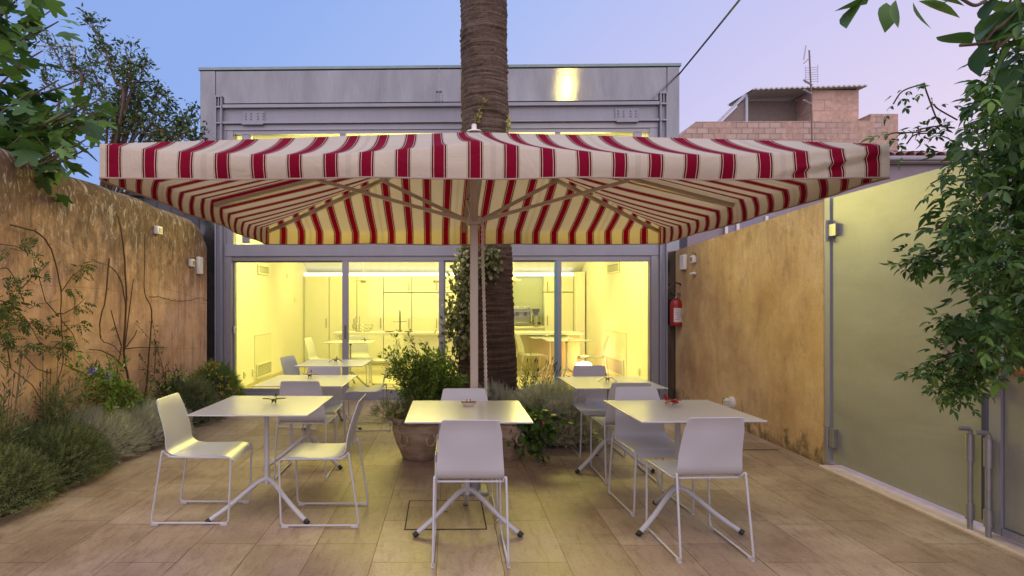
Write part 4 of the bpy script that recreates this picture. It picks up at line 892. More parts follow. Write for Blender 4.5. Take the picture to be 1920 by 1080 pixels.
# lavender by the trunk
def lavender(name, base, r, h, n, mat, lab, seed, spikes=14, tilt=.2):
    e = empty(name, base); tag(e, lab, 'lavender'); d = rdir(n); d[:,2] = abs(d[:,2])+.7; d[:,0] += tilt; pos = RNG.normal(0, r*.4, (n,3)); pos[:,2] = np.abs(RNG.normal(0, h*.3, n)); V, F, k = inst(*SPN, pos, d, h*.45*(.6+.6*RNG.random(n)), .5)
    leafmesh('foliage', [(V, F, k)], mat, e); m = MB(); m2 = MB(); g_ = np.random.default_rng(seed)
    for _ in range(spikes):
        a = g_.random()*6.28; q = Vector((math.cos(a)*r*(.3+g_.random()), math.sin(a)*r*.8, 0)); tp = Vector((q.x*1.7+tilt*h, q.y*1.6, h*(.75+.45*g_.random()))); pts = bez([q*.3, (q+tp)/2, tp], 4); m.tube(pts, .0025, 5); dd = (pts[-1]-pts[-2]).normalized(); m2.tube([tp-dd*.0, tp+dd*.015, tp+dd*.035, tp+dd*.05], [.003,.007,.006,.002], 6)
    m.build('stalks', M['green_stem'], e); m2.build('flower_spikes', M['spike'], e); return e
lavender('lavender_plant', (.88, 6.5, .1), .13, .62, 110, M['bright'], 'lavender with dark seed heads leaning away from the palm trunk', 3, 20, .25)
# silver bush
def bush(name, c, rad, n, seed, tm, sc, mat, lab, cat='shrub', kcore=.72, group=None, amp=.16, upb=.35):
    e = empty(name, (c[0], c[1], 0)); tag(e, lab, cat, group); leafmesh('foliage', [dome((0,0,c[2]), rad, n, seed, *tm, sc, amp=amp, upb=upb)], mat, e); core((0,0,c[2]), rad, seed, .6 if mat == M['silver'] else kcore, amp).build('branches', M['core_grey'] if mat == M['silver'] else M['core'], e, smooth=80); return e  # the core is an added solid lump that closes the gaps between leaves
bush('silver_bush', (1.07, 5.98, .10), (.54, .38, .50), 3200, 21, SPN, .095, M['silver'], 'large silver grey bush at the foot of the palm')
bush('silver_bush', (.52, 6.30, .08), (.28, .25, .42), 1500, 22, SPN, .08, M['silver'], 'smaller silver grey bush right against the palm trunk')
bush('dark_ground_shrub', (1.35, 6.0, .0), (.26, .25, .24), 1000, 28, SPN, .07, M['silver'], 'low grey green shrub beside the chair next to the silver bush')
# petals and crumbs on the paving
m = MB()
for px, py in ((1013,876),(1024,882),(1031,881),(1040,879),(1047,876),(1053,877),(1058,873),(1022,872),(1036,874),(703,873),(1092,885),(1009,790)):
    p = P(px, py, 1584/(py-567)); 
    if py > 800: m.add([(p.x-.008,p.y-.006,.0085),(p.x+.007,p.y-.008,.009),(p.x+.009,p.y+.006,.012),(p.x-.006,p.y+.008,.009)], [(0,1,2,3)])
tag(m.build('fallen_leaves', M['brown_red'], smooth=0), 'scatter of tiny fallen brown petals on the paving near the geranium', 'petals', kind='stuff')
o = MB().lathe([(.004,.0),(.022,.008),(.026,.014),(.018,.018),(.004,.012)], 10).build('fallen_flower', simple('magenta_petal', (.30,.02,.08), .6)); o.location = (P(20, 951, 4.12).x, 4.12, .006); tag(o, 'single magenta blossom lying on the paving by the hedge', 'flower')
# ================================================================ hedge along the pinkish wall
hb = [(-3.30, 8.0-3.3, .35), ]
hedges = [(-3.33,3.30,.40,.50,.36,'hedge','lavender hedge clump closest to the camera'), (-3.29,4.05,.40,.52,.36,'hedge','green lavender clump second from the camera along the wall'), (-3.27,4.75,.38,.50,.36,'hedge','green lavender clump in the middle of the hedge row'), (-3.26,5.40,.34,.46,.36,'silver','wide silver grey clump right after the green clumps, behind the plumbago'), (-3.16,6.00,.34,.46,.30,'silver','small silver grey clump ending the row behind the side-on chair')]
for i, (x, y, rx, ry, rz, mt, lab) in enumerate(hedges):
    bush('hedge_shrub', (x, y, .06), (rx, ry, rz), 4600 if i else 4200, 40+i, SPG if mt == 'hedge' else SPN, .068 if mt == 'hedge' else .08, M[mt], lab, group='low shrubs planted along the rendered wall', amp=.12)
for x, y, h, lab in ((-3.36, 4.3, .75, 'tall lavender stalks against the wall above the hedge, nearest the camera'), (-3.36, 4.95, .72, 'tall lavender stalks above the middle of the hedge')):
    lavender('lavender_plant', (x, y, .15), .16, h, 80, M['hedge'], lab, int(y*10), 9, .05)
bush('corner_shrub', (-3.18, 7.1, .05), (.30, .32, .40), 1500, 61, SPG, .09, M['hedge'], 'dark green rounded shrub before the yellow flowered one')
ls = bush('lantana_shrub', (-3.12, 7.75, .15), (.34, .30, .42), 1500, 62, SPG, .085, M['bright'], 'yellow flowered shrub at the corner of the pavilion')
g_ = np.random.default_rng(4)
d = rdir(90); d[:,2] = abs(d[:,2]); d[:,1] = -abs(d[:,1]); pos = np.array((0,0,.15)) + d*lump(d, 62)[:,None]*np.array((.34,.30,.42))*1.03
V, F, k = inst(*tmpl_leaf(.9, .1), np.repeat(pos, 6, 0)+RNG.normal(0,.008,(540,3)), rdir(540), .022, .5); leafmesh('flowers', [(V, F, k)], M['flo_y'], ls)
pb = branchy('plumbago_plant', (-3.32, 6.55, .02), [onX(a, b, -3.25+random.uniform(-.1,.12)) for a, b in [(165,690),(172,715),(185,700),(200,720),(210,735),(178,740),(222,715),(195,745),(175,702),(205,755),(188,725),(230,745)]], M['bright'], LS, .055, 40, 'bright green plumbago with violet flowers at the wall foot', 'plant', spread=.05, sub=4)
for px, py in ((173, 693), (202, 705)):
    p = onX(px, py, -3.15)-Vector((-3.32, 6.55, .02)); V, F, k = inst(*tmpl_leaf(.9), np.tile(np.array(p), (18,1))+RNG.normal(0,.012,(18,3)), rdir(18), .03, .5); leafmesh('flower', [(V, F, k)], M['flo_v'], pb)
branchy('wispy_plant', (-3.35, 7.0, .02), [onX(a, b, -3.30) for a, b in [(290,640),(285,690),(310,700),(330,685),(340,680),(300,715),(320,720),(275,700),(338,700)]], M['climb'], LS, .04, 20, 'wispy light green plant between the bare stems and the dark shrub', 'plant', spread=.03, sub=3)
# climbers on the wall
def climber(name, lines, lab, r=.008, leaves=None, cat='climber', mat='climb', lsz=.05):
    e = empty(name, (-3.46, 6, 0)); tag(e, lab, cat); m = MB(); off = Vector((-3.46, 6, 0)); allp = []
    for li, ln in enumerate(lines):
        rr = r*(1 if li == 0 else .6); pts = [onX(a, b, -3.455+.02*math.sin(i*1.7+li))-off for i, (a, b) in enumerate(ln)]
        if li == 0 or len(ln) > 4: pts = bez(pts, 4)
        pts = [p+Vector((0, random.gauss(0,.004), random.gauss(0,.004))) for p in pts]; m.tube(pts, [rr*(1-.6*i/len(pts)) for i in range(len(pts))], 6)
        for p in pts[::3]:
            if random.random() < .5: m.tube([p, p+Vector((.01, random.gauss(0,.03), random.gauss(.01,.02)))], rr*.35, 4)
        allp.append(pts)
    m.build('stems', M['vine_stem'], e, smooth=60)
    if leaves:
        pos = []; dr = []
        for a, b, n_, sp in leaves:
            for _ in range(n_): pos.append(onX(a+random.gauss(0,sp), b+random.gauss(0,sp*.6), -3.40+random.gauss(0,.03))-off); dr.append((random.gauss(.3,.4), random.gauss(0,.7), random.gauss(-.2,.5)))
        V, F, k = inst(*tmpl_pinnate(3, .40), np.array(pos), np.array(dr), lsz*2*(.6+.6*RNG.random(len(pos))), .5); leafmesh('leaves', [(V, F, k)], M[mat], e)
    return e
climber('climbing_jasmine', [[(20,420),(75,440),(100,480),(113,540),(115,600),(118,680),(105,720),(90,770)], [(0,455),(30,462),(50,472),(70,480)], [(-30,520),(10,500),(30,530),(50,575),(75,570),(110,560)], [(110,595),(85,565),(70,510),(62,490)], [(40,540),(60,520),(80,505),(90,490)], [(118,590),(135,580),(150,570),(158,560)], [(115,545),(135,520),(160,500)], [(-20,600),(20,598),(60,605),(100,612),(150,608)], [(-20,560),(20,570),(50,600),(80,650)], [(115,600),(135,625),(142,640)], [(20,690),(10,640),(-10,610)], [(120,640),(95,655),(75,640)], [(90,770),(60,720),(20,690),(-10,670)], [(95,700),(70,690),(40,660),(10,640)]],
    'thin leafy jasmine trained across the wall above the hedge', .008,
    [(30,462,7,9),(60,474,5,4),(35,525,12,10),(20,555,26,14),(5,575,30,12),(60,600,14,12),(20,600,16,16),(95,612,8,8),(145,575,10,8),(160,497,9,7),(150,510,7,7),(130,545,7,7),(148,608,9,7),(118,640,8,6),(135,632,6,6),(90,648,8,9),(50,645,12,10),(110,655,6,6),(10,620,20,10),(75,500,6,7),(85,510,5,6),(8,665,9,8)], lsz=.042)
climber('bare_climber', [[(246,760),(238,700),(232,660),(237,560),(232,470),(225,420),(219,402)], [(232,665),(240,600),(250,522)], [(236,575),(228,530),(213,505),(195,495),(172,487)], [(237,650),(253,630),(257,618)], [(228,648),(216,610),(208,580)], [(205,485),(198,560),(188,600),(190,635),(215,650),(228,665)], [(233,690),(215,668),(190,657),(167,655)], [(234,655),(260,652),(290,653),(313,652)], [(217,760),(220,690),(228,650)]], 'bare twisting woody climber in the middle of the pinkish wall', .013, [(212,627,3,4)], lsz=.03)
climber('bare_climber', [[(262,790),(275,720),(280,650),(284,610),(283,575),(272,550),(271,490),(272,437)], [(279,557),(300,557),(320,563),(340,565),(360,562),(375,558),(388,564)], [(290,700),(292,660),(290,635)]], 'bare upright stem with one side shoot, nearest the pavilion', .010, [(292,650,4,5)], lsz=.03)
def wire(name, pts, r, mat, lab, cat='wire'):
    o = MB().tube(pts, r, 6).build(name, mat); tag(o, lab, cat, None); return o
wire('trellis_wire', [onX(60,412,-3.47), onX(170,487,-3.47), onX(250,522,-3.47), onX(390,565,-3.47)], .0011, M['wire'], 'thin wire slanting down across the rendered wall')
wire('trellis_wire', [onX(-40,528,-3.47), onX(185,541,-3.47), onX(388,570,-3.47)], .0011, M['wire'], 'thin middle wire stretched along the rendered wall')
wire('trellis_wire', [onX(-40,672,-3.47), onX(140,662,-3.47), onX(390,652,-3.47)], .0011, M['wire'], 'thin lowest wire stretched along the rendered wall')
# street lamp outside the gate: its glow warms the walls and shows as a streak on the steel fascia
sl = empty('street_lamp', (5.3, -8.6, 0)); tag(sl, 'street lamp on a tall pole in the lane beyond the gate', 'street lamp')
MB().tube([(0,0,0),(0,0,11.0)], [.09,.05], 14).build('pole', M['galv'], sl); MB().tube(fillet([(0,0,10.95),(0,0,11.18),(-.75,0,11.26)], .15), .03, 10).build('arm', M['galv'], sl)
MB().box(-1.25,-.75,-.14,.14,11.23,11.33).build('head', M['galv'], sl, bevel=.02); MB().box(-1.2,-.82,-.10,.10,11.205,11.229).build('lens', emit('street_lamp_lens', (1,.78,.30), 30), sl)
pl = bpy.data.lights.new('street_lamp_light', 'POINT'); pl.energy = 300; pl.color = (1, .74, .14); pl.shadow_soft_size = .22; o = bpy.data.objects.new('street_lamp_light', pl); COL.objects.link(o); o.location = (4.3, -8.6, 10.8)
# wall fittings
def box_fit(name, px, py, X, w, h, lab, mat='plastic', win=True, dep=.05):
    s = 1 if X < 0 else -1; p = onX(px, py, X); e = empty(name, p); tag(e, lab, 'wall fitting'); m = MB().box(min(0,dep*s), max(0,dep*s), -w/2, w/2, -h/2, h/2).build('housing', M[mat], e, bevel=.012 if w > .06 else .005)
    if win: MB().box(min(dep*s,(dep+.004)*s), max(dep*s,(dep+.004)*s), -w*.22, w*.28, -h*.26, h*.26).build('lens', M['grey'], e)
    return e
box_fit('sensor_box', 293, 432, -3.50, .13, .10, 'white sensor box high up on the pinkish wall, apart from the others')
box_fit('sensor_box', 356, 493, -3.50, .11, .10, 'small white sensor box next to the plain box near the pavilion'); box_fit('junction_box', 371, 498, -3.50, .13, .24, 'plain tall white box on the pinkish wall near the pavilion', win=False)
wire('short_cable', [onX(354,484,-3.46), onX(362,483,-3.45), onX(368,486,-3.46)], .006, M['wire'], 'short dark cable joining the two boxes on the pinkish wall', 'cable')
box_fit('junction_box', 1284.5, 492, 3.28, .16, .21, 'plain tall cream box on the ochre wall near the extinguisher', win=False)
box_fit('sensor_box', 1303, 486, 3.28, .12, .10, 'small sensor box on the ochre wall beside the tall cream box'); box_fit('small_bracket', 1303, 513, 3.28, .12, .035, 'tiny cream bracket below the sensor box on the ochre wall', win=False)
wire('short_cable', [onX(1297,474,3.24), onX(1303,475,3.25), onX(1305,479,3.27)], .006, M['wire'], 'short dark cable above the sensor box on the ochre wall', 'cable')
# bulkhead lamp on ochre wall
bp = onX(1374, 756, 3.28); bk = empty('bulkhead_lamp', bp); tag(bk, 'small white bulkhead lamp low on the ochre wall', 'lamp')
MB().lathe([(.075,.0),(.078,-.02),(.07,-.032)], 28, (0,0,0), 'x').build('base', M['plastic'], bk); MB().lathe([(.062,-.032),(.060,-.07),(.04,-.095),(.0,-.10)], 24, (0,0,0), 'x', cap=False).build('glass', simple('ribbed_glass', (.62,.62,.50), .15), bk)
m = MB()
for z_ in (-.03, 0, .03): m.tube([(-.02,-.064,z_), (-.085,-.05,z_), (-.108,0,z_), (-.085,.05,z_), (-.02,.064,z_)], .004, 6)
m.build('guard', M['plastic'], bk)
# fire extinguisher
fe = empty('fire_extinguisher', (3.16, 8.36, .83)); fe.location = P(1268, 611, 8.38); fe.rotation_euler = (0, 0, R(12)); tag(fe, 'red fire extinguisher hung on the strip of wall beside the pavilion', 'fire extinguisher')
MB().lathe([(.07,.0),(.084,.012),(.086,.03),(.086,.30),(.078,.345),(.05,.375),(.025,.385),(.025,.40)], 32).build('cylinder', M['red'], fe)
MB().lathe([(.022,.40),(.022,.43),(.03,.432),(.03,.45),(.012,.455)], 14).build('valve', M['chrome'], fe); m = MB().bar((0,-.01,.46), (.13,-.03,.47), .022, .010); m.bar((0,-.01,.45), (.12,-.03,.425), .020, .008); m.build('lever', M['dark_steel'], fe)
hp = [Vector((-.02,-.02,.43)), Vector((-.09,-.02,.46)), Vector((-.115,-.02,.53)), Vector((-.06,-.03,.60)), Vector((.02,-.03,.605)), Vector((.075,-.03,.565)), Vector((.09,-.03,.53))]; MB().tube(bez(hp, 6), .011, 10).build('hose', M['black'], fe); MB().tube([(.088,-.03,.54),(.10,-.03,.50)], .014, 10).build('nozzle', M['plastic'], fe)
def wrap(a0, a1, z0, z1, r): 
    A = np.linspace(R(a0), R(a1), 14); v = [(r*math.cos(a), r*math.sin(a), z) for z in (z0, z1) for a in A]; return MB().add(v, [(i, i+1, 15+i, 14+i) for i in range(13)])
lb = wrap(-145, -52, .055, .255, .0872).build('label', simple('label_paper', (.66,.62,.58), .6), fe); wrap(-50, -22, .15, .258, .0872).build('label', simple('label_yellow', (.60,.44,.05), .6), fe, label='yellow side label')
m = MB()
for i, (a, b) in enumerate(((-135,-100),(-135,-70),(-135,-82),(-130,-66),(-120,-64),(-118,-76),(-135,-90))): w_ = wrap(a, b, .236-i*.024, .240-i*.024, .0878); m.add(w_.v, w_.f)
m.build('print', M['black'], lb)
# strip of ochre wall behind extinguisher
o = MB().box(3.285, 3.60, 8.56, 8.72, 0, 2.2).build('wall_return', M['wall_right']); tag(o, 'narrow return of the ochre wall between extinguisher and pavilion', 'wall')
# ================================================================ background: right
bb = empty('block_house', (0, 22, 0)); tag(bb, 'unfinished concrete block house with roof terrace rising beyond the gate', 'building'); q = 22/FP
def X2(px): return (px-PX)*q
def Z2(py): return CAMH+(PY-py)*q
MB().prism([(X2(1275), 0), (X2(1275), Z2(255)), (X2(1305), Z2(228)), (X2(1632), Z2(226)), (X2(1632), Z2(213.5)), (X2(1684), Z2(213.5)), (X2(1684), 0)], 0, 6).build('wall', M['blocks'], bb)
MB().box(X2(1541), X2(1631), .6, 4, Z2(228), Z2(158)).build('stair_tower', M['blocks2'], bb)
m = MB().box(X2(1424), X2(1540.5), 1.6, 1.7, Z2(228), Z2(162)); m.build('terrace_screen', M['browntin'], bb)
MB().prism([(X2(1362), Z2(227)), (X2(1418), Z2(172)), (X2(1418), Z2(227))], .9, .95).build('terrace_screen', M['browntin'], bb, label='triangular brown screen under the sloping rail')
m = MB().bar((X2(1355), .85, Z2(227)), (X2(1422), .85, Z2(160)), .08, .10); m.bar((X2(1421), .85, Z2(226)), (X2(1421), .85, Z2(161)), .08, .09); m.build('terrace_frame', simple('pale_frame', (.42,.43,.48), .5), bb)
m = MB(); N = 44; vs = []
for i in range(N+1):
    x_ = X2(1420)+(X2(1637)-X2(1420))*i/N; z_ = Z2(161)+(Z2(154)-Z2(161))*i/N + .045*(i%2)
    vs += [(x_, .3, z_), (x_, 2.5, z_+.1), (x_, .3, z_-.05), (x_, 2.5, z_+.05)]
m.add(vs, [f for i in range(N) for f in ((i*4, i*4+4, i*4+5, i*4+1), (i*4+2, i*4+3, i*4+7, i*4+6), (i*4, i*4+2, i*4+6, i*4+4))]); m.build('corrugated_roof', M['corr'], bb, smooth=0)
an = empty('tv_antenna', (X2(1510), 21.6, Z2(275))); tag(an, 'rusty television aerial mast standing before the block house', 'antenna'); h = Z2(103)-Z2(275)
MB().tube([(0,0,0),(-.02,0,h*.5),(-.10,0,h)], .028, 8).build('mast', simple('rusty_mast', (.20,.13,.10), .8), an)
m = MB()
for zf in (.42, .53, .63): m.tube([(-.42, -.2, h*zf+.10), (0,0,h*zf)], .035, 6)
m.tube([(-.3,0,h*.9),(-.22,0,h*1.05)], .02, 6); m.tube([(-.3,0,h*.86),(-.05,0,h*.93)], .02, 6); m.build('arms', M['galv'], an)
m = MB()
for i in range(7): m.tube([(-.24, 0, h*(.66+.025*i)), (.22, 0, h*(.67+.025*i))], .008, 4)
m.tube([(-.24,0,h*.64),(-.24,0,h*.83)], .010, 4); m.tube([(.22,0,h*.65),(.22,0,h*.85)], .010, 4); m.build('reflector', M['galv'], an)
# neighbour with clay tiles
nh = empty('tiled_house', (0, 12, 0)); tag(nh, 'low mauve neighbouring house with clay tile eaves behind the gate', 'house'); q3 = 12/FP
def X3(px): return (px-PX)*q3
def Z3(py): return CAMH+(PY-py)*q3
xl_ = X3(1300); xr_ = X3(2150)
MB().box(xl_, xr_, .3, 5, 0, Z3(303)).build('wall', M['mauve'], nh); MB().box(xl_-.05, xr_, .05, .22, Z3(299), Z3(290)).build('gutter', M['gutter'], nh, bevel=.03); MB().box(xl_, xr_, .18, .32, Z3(303), Z3(299.5)).build('fascia', M['browntin'], nh)
m = MB(); n_t = 44; 
for i in range(n_t):
    x_ = xl_+(xr_-xl_)*(i+.5)/n_t; r_ = (xr_-xl_)/n_t/2*.98
    for jy in range(6):
        y0 = .12+jy*.38; z0 = Z3(290)+.0+jy*.10; A = np.linspace(0, math.pi, 7); dz = random.gauss(0,.012)
        v = [(x_+r_*math.cos(a)*k_, y0+dy, z0+dz+(.08)*math.sin(a)*k_+zz) for dy, zz, k_ in ((0,.01,1.0),(.42,.10,.85)) for a in A]; m.add(v, [(j, j+1, 8+j, 7+j) for j in range(6)])
m.build('roof_tiles', M['tile'], nh, smooth=60); MB().add([(xl_,.15,Z3(290.5)),(xr_,.15,Z3(290.5)),(xr_,2.6,Z3(290)+.66),(xl_,2.6,Z3(290)+.66)], [(0,1,2,3)]).build('roof', M['tile'], nh)
m = MB().box(X3(1370), X3(1500), .26, .31, Z3(446), Z3(402)); w_ = m.build('window', simple('window_mauve', (.22,.20,.26), .3), nh); m = MB()
for px in (1394, 1449, 1372, 1498): m.box(X3(px)-.03, X3(px)+.03, .22, .258, Z3(446), Z3(402))
m.build('frame', M['plastic'], w_)
sh = empty('garden_shed', (-4.7, 9.2, 0)); tag(sh, 'dark shed wall in the gap between the rounded garden wall and the pavilion', 'shed')
m = MB(); 
for i in range(9): m.box(-1.0+i*.22, -1.0+i*.22+.21, 0, .05, 0, 3.1)
m.build('boards', M['dark_steel'], sh); MB().box(-1.05, .96, -.1, 1.5, 3.1, 3.16).build('roof', M['dark_steel'], sh)
# overhead cable
wire('overhead_cable', [P(1388, -2, 6.0), P(1330, 70, 7.3), P(1271, 142, 8.7)], .012, M['wire'], 'black overhead cable running down to the pavilion roof corner', 'cable')
# ================================================================ trees: left
fg = empty('fig_tree', (-5.3, 5.9, 0)); tag(fg, 'fig tree with big lobed leaves leaning over the rounded wall', 'tree')
FO = Vector((-5.3, 5.9, 0)); m = MB(); pos = []; dr = []
m.tube(bez([FO-FO, Vector((-.1,.1,1.3)), Vector((.05,0,2.2)), Vector((-.1,-.2,3.2))], 6), [.14-.004*i for i in range(19)], 10)
br_tips = [(15,-60),(60,-30),(110,40),(60,60),(20,30),(95,20),(40,120),(80,95),(10,90),(110,150),(150,150),(190,185),(160,190),(120,190),(60,170),(20,180),(185,225),(150,240),(100,230),(60,230),(20,230),(160,262),(120,262),(80,260),(40,255),(165,278),(120,275),(-30,0),(-30,100),(-30,200),(-40,260),(15,145),(130,255),(5,10),(195,205),(140,280),(100,180),(140,215)]
for a, b in br_tips:
    Yb = random.uniform(4.9, 6.3); 
    if b > 245: Yb = random.uniform(4.6, 5.3)
    tp = P(a, b, Yb)-FO; st = Vector((random.gauss(0,.1), random.gauss(0,.1), min(max(1.9, tp.z-.9), 3.2))); mid = (st+tp)/2+Vector((0,0,.12)); pts = bez([st, mid, tp], 5)
    m.tube(pts, [.028-.0022*i for i in range(len(pts))], 6)
    for _ in range(17):
        k_ = random.uniform(.35, 1)*(len(pts)-1.01); i = int(k_); p = pts[i].lerp(pts[i+1], k_-i)+Vector((random.gauss(0,.09), random.gauss(0,.09), random.gauss(0,.08))); pos.append(p); dr.append((random.gauss(.35,.6), random.gauss(-.35,.6), random.gauss(-.25,.45)))
m.build('trunk', M['wood'], fg, smooth=60); FT = tmpl_fig(); V, F, k = inst(*FT, np.array(pos), np.array(dr), .215*(.65+.6*RNG.random(len(pos))), .45); leafmesh('crown', [(V, F, k)], M['fig'], fg)
def small_tree(name, base, chains, lab, mat, leaf, lsz, per, spread, group=None, tr=.07):
    e = empty(name, base); tag(e, lab, 'tree', group); B = Vector(base); m = MB(); pos = []; dr = []; top = Vector((0,0,2.3)); m.tube(bez([Vector((0,0,0)), Vector((.05,0,1.2)), top], 5), [tr]*6+[tr*.8]*5, 8)
    for ch in chains:
        pts = bez([top]+[Vector(p)-B for p in ch], 7); m.tube(pts, [max(.004, .03*(1-i/len(pts))) for i in range(len(pts))], 6)
        L_ = len(pts); k0 = int(L_*.3)
        for _ in range(per):
            k_ = random.uniform(k0, L_-1.01); i = int(k_); p = pts[i].lerp(pts[i+1], k_-i); f = 1-.75*(k_/L_); q_ = p+Vector((random.gauss(0,spread*f), random.gauss(0,spread*f), random.gauss(0,spread*f)))
            m.tube([p, q_], .004, 3, cap=False); 
            for _2 in range(7): pos.append(q_+Vector((random.gauss(0,.05), random.gauss(0,.05), random.gauss(0,.05)))); dr.append((random.gauss(0,1), random.gauss(0,1), random.gauss(.3,.8)))
    m.build('trunk', M['wood'], e, smooth=60); V, F, k = inst(leaf[0], leaf[1], np.array(pos), np.array(dr), lsz*(.6+.7*RNG.random(len(pos))), .6); leafmesh('crown', [(V, F, k)], mat, e); return e
def ch(lst, Y): 
    y_ = Y+random.uniform(-.5,.5); return [P(a, b, y_) for a, b in lst]
small_tree('pomegranate_tree', (-5.6, 9.2, 0), [ch(l, 9.0) for l in ([(230,200),(215,150),(195,90),(175,50),(155,30)], [(230,180),(215,120),(185,75)], [(235,180),(245,130),(232,80)], [(240,190),(262,150),(272,110)], [(250,210),(290,180),(305,160)], [(260,230),(300,215),(320,190)], [(230,220),(200,190),(180,150),(165,105)], [(215,240),(235,200),(225,160)], [(270,250),(300,245),(330,225),(345,240)], [(280,260),(320,260),(350,255),(366,240)], [(300,262),(340,255),(365,200)], [(220,250),(250,230),(280,215)], [(200,260),(190,230),(170,215)], [(250,262),(290,262),(325,262)], [(230,262),(215,230),(205,205)], [(240,250),(262,200),(250,165)])], 'small leaved tree with airy branches beside the pavilion corner', M['olea'], tmpl_small(.42), .085, 36, .17)
small_tree('airy_tree', (-7.3, 9.8, 0), [ch(l, 9.8) for l in ([(150,170),(120,130),(100,90),(80,65)], [(150,180),(135,120),(125,95)], [(165,190),(155,150),(160,130)], [(110,200),(80,150),(85,110)])], 'thin small leaved tree behind the fig tree by the aerial', M['olea'], tmpl_small(.38), .08, 30, .12)
a2 = empty('tv_antenna', P(140, 300, 14)); tag(a2, 'slender television aerial seen above the fig tree', 'antenna'); h = P(140,85,14).z-P(140,300,14).z
MB().tube([(0,0,0),(0,0,h)], .03, 8).build('mast', M['galv'], a2); m = MB().tube([(-.95,0,h-.0),(.05,0,h-.03)], .018, 6)
for i in range(6): m.tube([(-.9+.17*i,0,h-.35+.05*(i%2)),(-.9+.17*i,0,h+.32)], .008, 4)
m.build('elements', M['galv'], a2)
# ================================================================ right: hanging vine and broad leaved branches
def poly_in(px, py, poly):
    c = False; j = len(poly)-1
    for i in range(len(poly)):
        if (poly[i][1] > py) != (poly[j][1] > py) and px < (poly[j][0]-poly[i][0])*(py-poly[i][1])/(poly[j][1]-poly[i][1])+poly[i][0]: c = not c
        j = i
    return c
vn = empty('hanging_vine', (3.1, 2.9, 0)); tag(vn, 'dense dark green vine hanging over the gate', 'vine'); VO = Vector((3.1, 2.9, 0)); m = MB(); pos = []; dr = []
poly = [(1900,-30),(1868,30),(1850,95),(1818,170),(1790,215),(1762,265),(1755,320),(1745,345),(1742,395),(1722,425),(1735,455),(1765,470),(1795,520),(1812,560),(1800,615),(1808,650),(1830,690),(1870,690),(1880,650),(1925,665),(2060,640),(2100,-40)]
root = Vector((3.5, 2.3, 0)); m.tube([q_-VO for q_ in bez([root, Vector((3.45,2.4,1.2)), Vector((3.3,2.6,2.2)), Vector((3.1,2.7,3.0)), Vector((3.0,2.6,3.8))], 6)], [.045]*25, 8)
cl = []
while len(cl) < 138:
    a, b = random.uniform(1700, 2080), random.uniform(-30, 690)
    if poly_in(a, b, poly): cl.append((a, b, random.uniform(2.35, 3.15)))
for a, b, Yv in cl:
    c_ = P(a, b, Yv)-VO
    for _ in range(17):
        p = c_+Vector((random.gauss(0,.075), random.gauss(0,.10), random.gauss(0,.085))); w = p+VO; pp_ = (PX+w.x*FP/w.y, PY-(w.z-CAMH)*FP/w.y)
        if not poly_in(pp_[0]-30, pp_[1]+8, poly): continue
        pos.append(p); dr.append((random.gauss(-.35,.6), random.gauss(-.2,.6), random.gauss(-.25,.45)))
nmain = len(pos)
sprays = [[(1760,470),(1730,478),(1705,490)],[(1850,610),(1810,650),(1770,668),(1735,680)],[(1850,640),(1820,690),(1790,715),(1765,728)],[(1810,600),(1790,603),(1770,592)],[(1790,240),(1762,232),(1740,180),(1732,155)],[(1780,235),(1745,238),(1718,245)],[(1732,158),(1705,165),(1688,175),(1675,195)],[(1770,250),(1730,250),(1712,255),(1700,270)],[(1800,300),(1770,330),(1745,345)],[(1795,225),(1760,205),(1750,195)],[(1740,245),(1715,248),(1672,250),(1660,262)],[(1860,660),(1830,700),(1800,725)]]
for sp in sprays:
    Yv = 2.75; pts = bez([P(a, b, Yv)-VO for a, b in sp], 6); m.tube(pts, .0035, 5); big = sp[0][1] > 400
    for i in range(2, len(pts), 1 if big else 3):
        for _ in range(4 if big else 1): pos.append(pts[i]+Vector((random.gauss(0,.02 if big else .004),)*3)); dr.append((random.gauss(-.3,.7), random.gauss(-.2,.5), random.gauss(-.3,.5)))
for _ in range(46):
    a, b = random.choice(cl)[:2]; st = P(random.uniform(1880,2000), b-random.uniform(20,160), 2.8)-VO; en = P(a, b, 2.8)-VO; m.tube(bez([st, (st+en)/2+Vector((0,0,.05)), en], 5), .005, 5)
m.build('stems', M['vine_stem'], vn, smooth=60)
nb = len(pos); sz = np.where(np.arange(nb) < nmain, .115, .075)*(.65+.6*RNG.random(nb))
V, F, k = inst(*tmpl_pinnate(2, .40, .5), np.array(pos), np.array(dr), sz, .5); leafmesh('leaves', [(V, F, k)], M['jas'], vn)
pt = empty('broad_leaved_tree', (3.6, 2.0, 0)); tag(pt, 'broad leaved tree reaching in at the top above the vine', 'tree'); PO = Vector((3.6, 2.0, 0)); m = MB(); pos = []; dr = []; sz = []
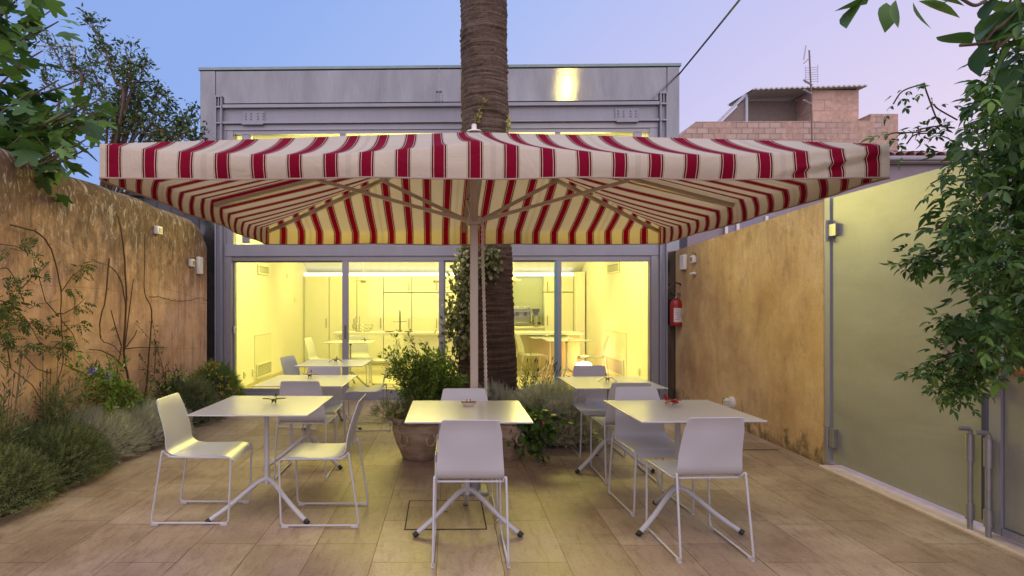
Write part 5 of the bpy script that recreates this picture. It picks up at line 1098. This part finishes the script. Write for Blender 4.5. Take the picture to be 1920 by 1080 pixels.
m.tube([q_-PO for q_ in bez([PO, PO+Vector((.1,.1,1.6)), PO+Vector((-.1,.3,2.9)), PO+Vector((-.4,.4,3.5))], 6)], [.08-.002*i for i in range(19)], 8)
top = PO+Vector((-.4,.4,3.4))
for lf_ in ([(1590,2),60,-170,1],[(1655,15),50,-110,1],[(1700,0),45,-80,.8],[(1735,10),50,-20,1],[(1720,-20),50,-60,1],[(1760,-8),50,200,1]): pass
twig = [[(1900,-60),(1780,-30),(1690,-12),(1600,-4)], [(1905,60),(1870,75),(1835,82),(1800,85)], [(1900,-40),(1860,-10),(1830,10),(1800,-4)], [(1910,20),(1870,50),(1845,80)]]
for tw in twig: m.tube([q_-PO for q_ in bez([top]+[P(a, b, 2.45) for a, b in tw], 6)], .007, 6)
leaves = [((1625,8),(-1,-.25),70),((1610,2),(-.75,-.9),62),((1662,5),(-.25,-1),52),((1680,0),(-.1,-.8),44),((1712,4),(.3,-.9),46),((1722,2),(.9,-.55),55),((1740,-6),(.9,-.3),45),((1800,-2),(-.9,-.25),42),((1822,82),(-1,.12),66),((1838,84),(-.35,-1),52),((1850,82),(.9,.3),40),((1880,18),(-.7,-1),78),((1870,40),(-.9,-.6),60),((1862,-6),(-.6,-.8),52),((1885,50),(-.6,-.5),60),((1895,90),(-.8,-.9),70),((1890,75),(-.9,.1),50),((1905,0),(-.5,-1),70),((1880,-20),(-.9,-.2),60),((1910,120),(-.8,-.9),60)]
for (a, b), (dx, dz), L_ in leaves: pos.append(P(a, b, 2.45+random.uniform(-.08,.08))-PO); dr.append((dx, random.gauss(-.25,.1), dz)); sz.append(L_*1.35*2.45/FP)
for _ in range(90): pos.append(P(random.uniform(1885,2150), random.uniform(-150,190), random.uniform(2.4,2.6))-PO); dr.append((random.gauss(-.5,.6), random.gauss(0,.4), random.gauss(-.6,.4))); sz.append(.16)
m.build('trunk', M['wood'], pt, smooth=60)
V, F, k = inst(*tmpl_leaf(.52, .10, .05), np.array(pos), np.array(dr), np.array(sz), .25); leafmesh('crown', [(V, F, k)], M['pers'], pt)
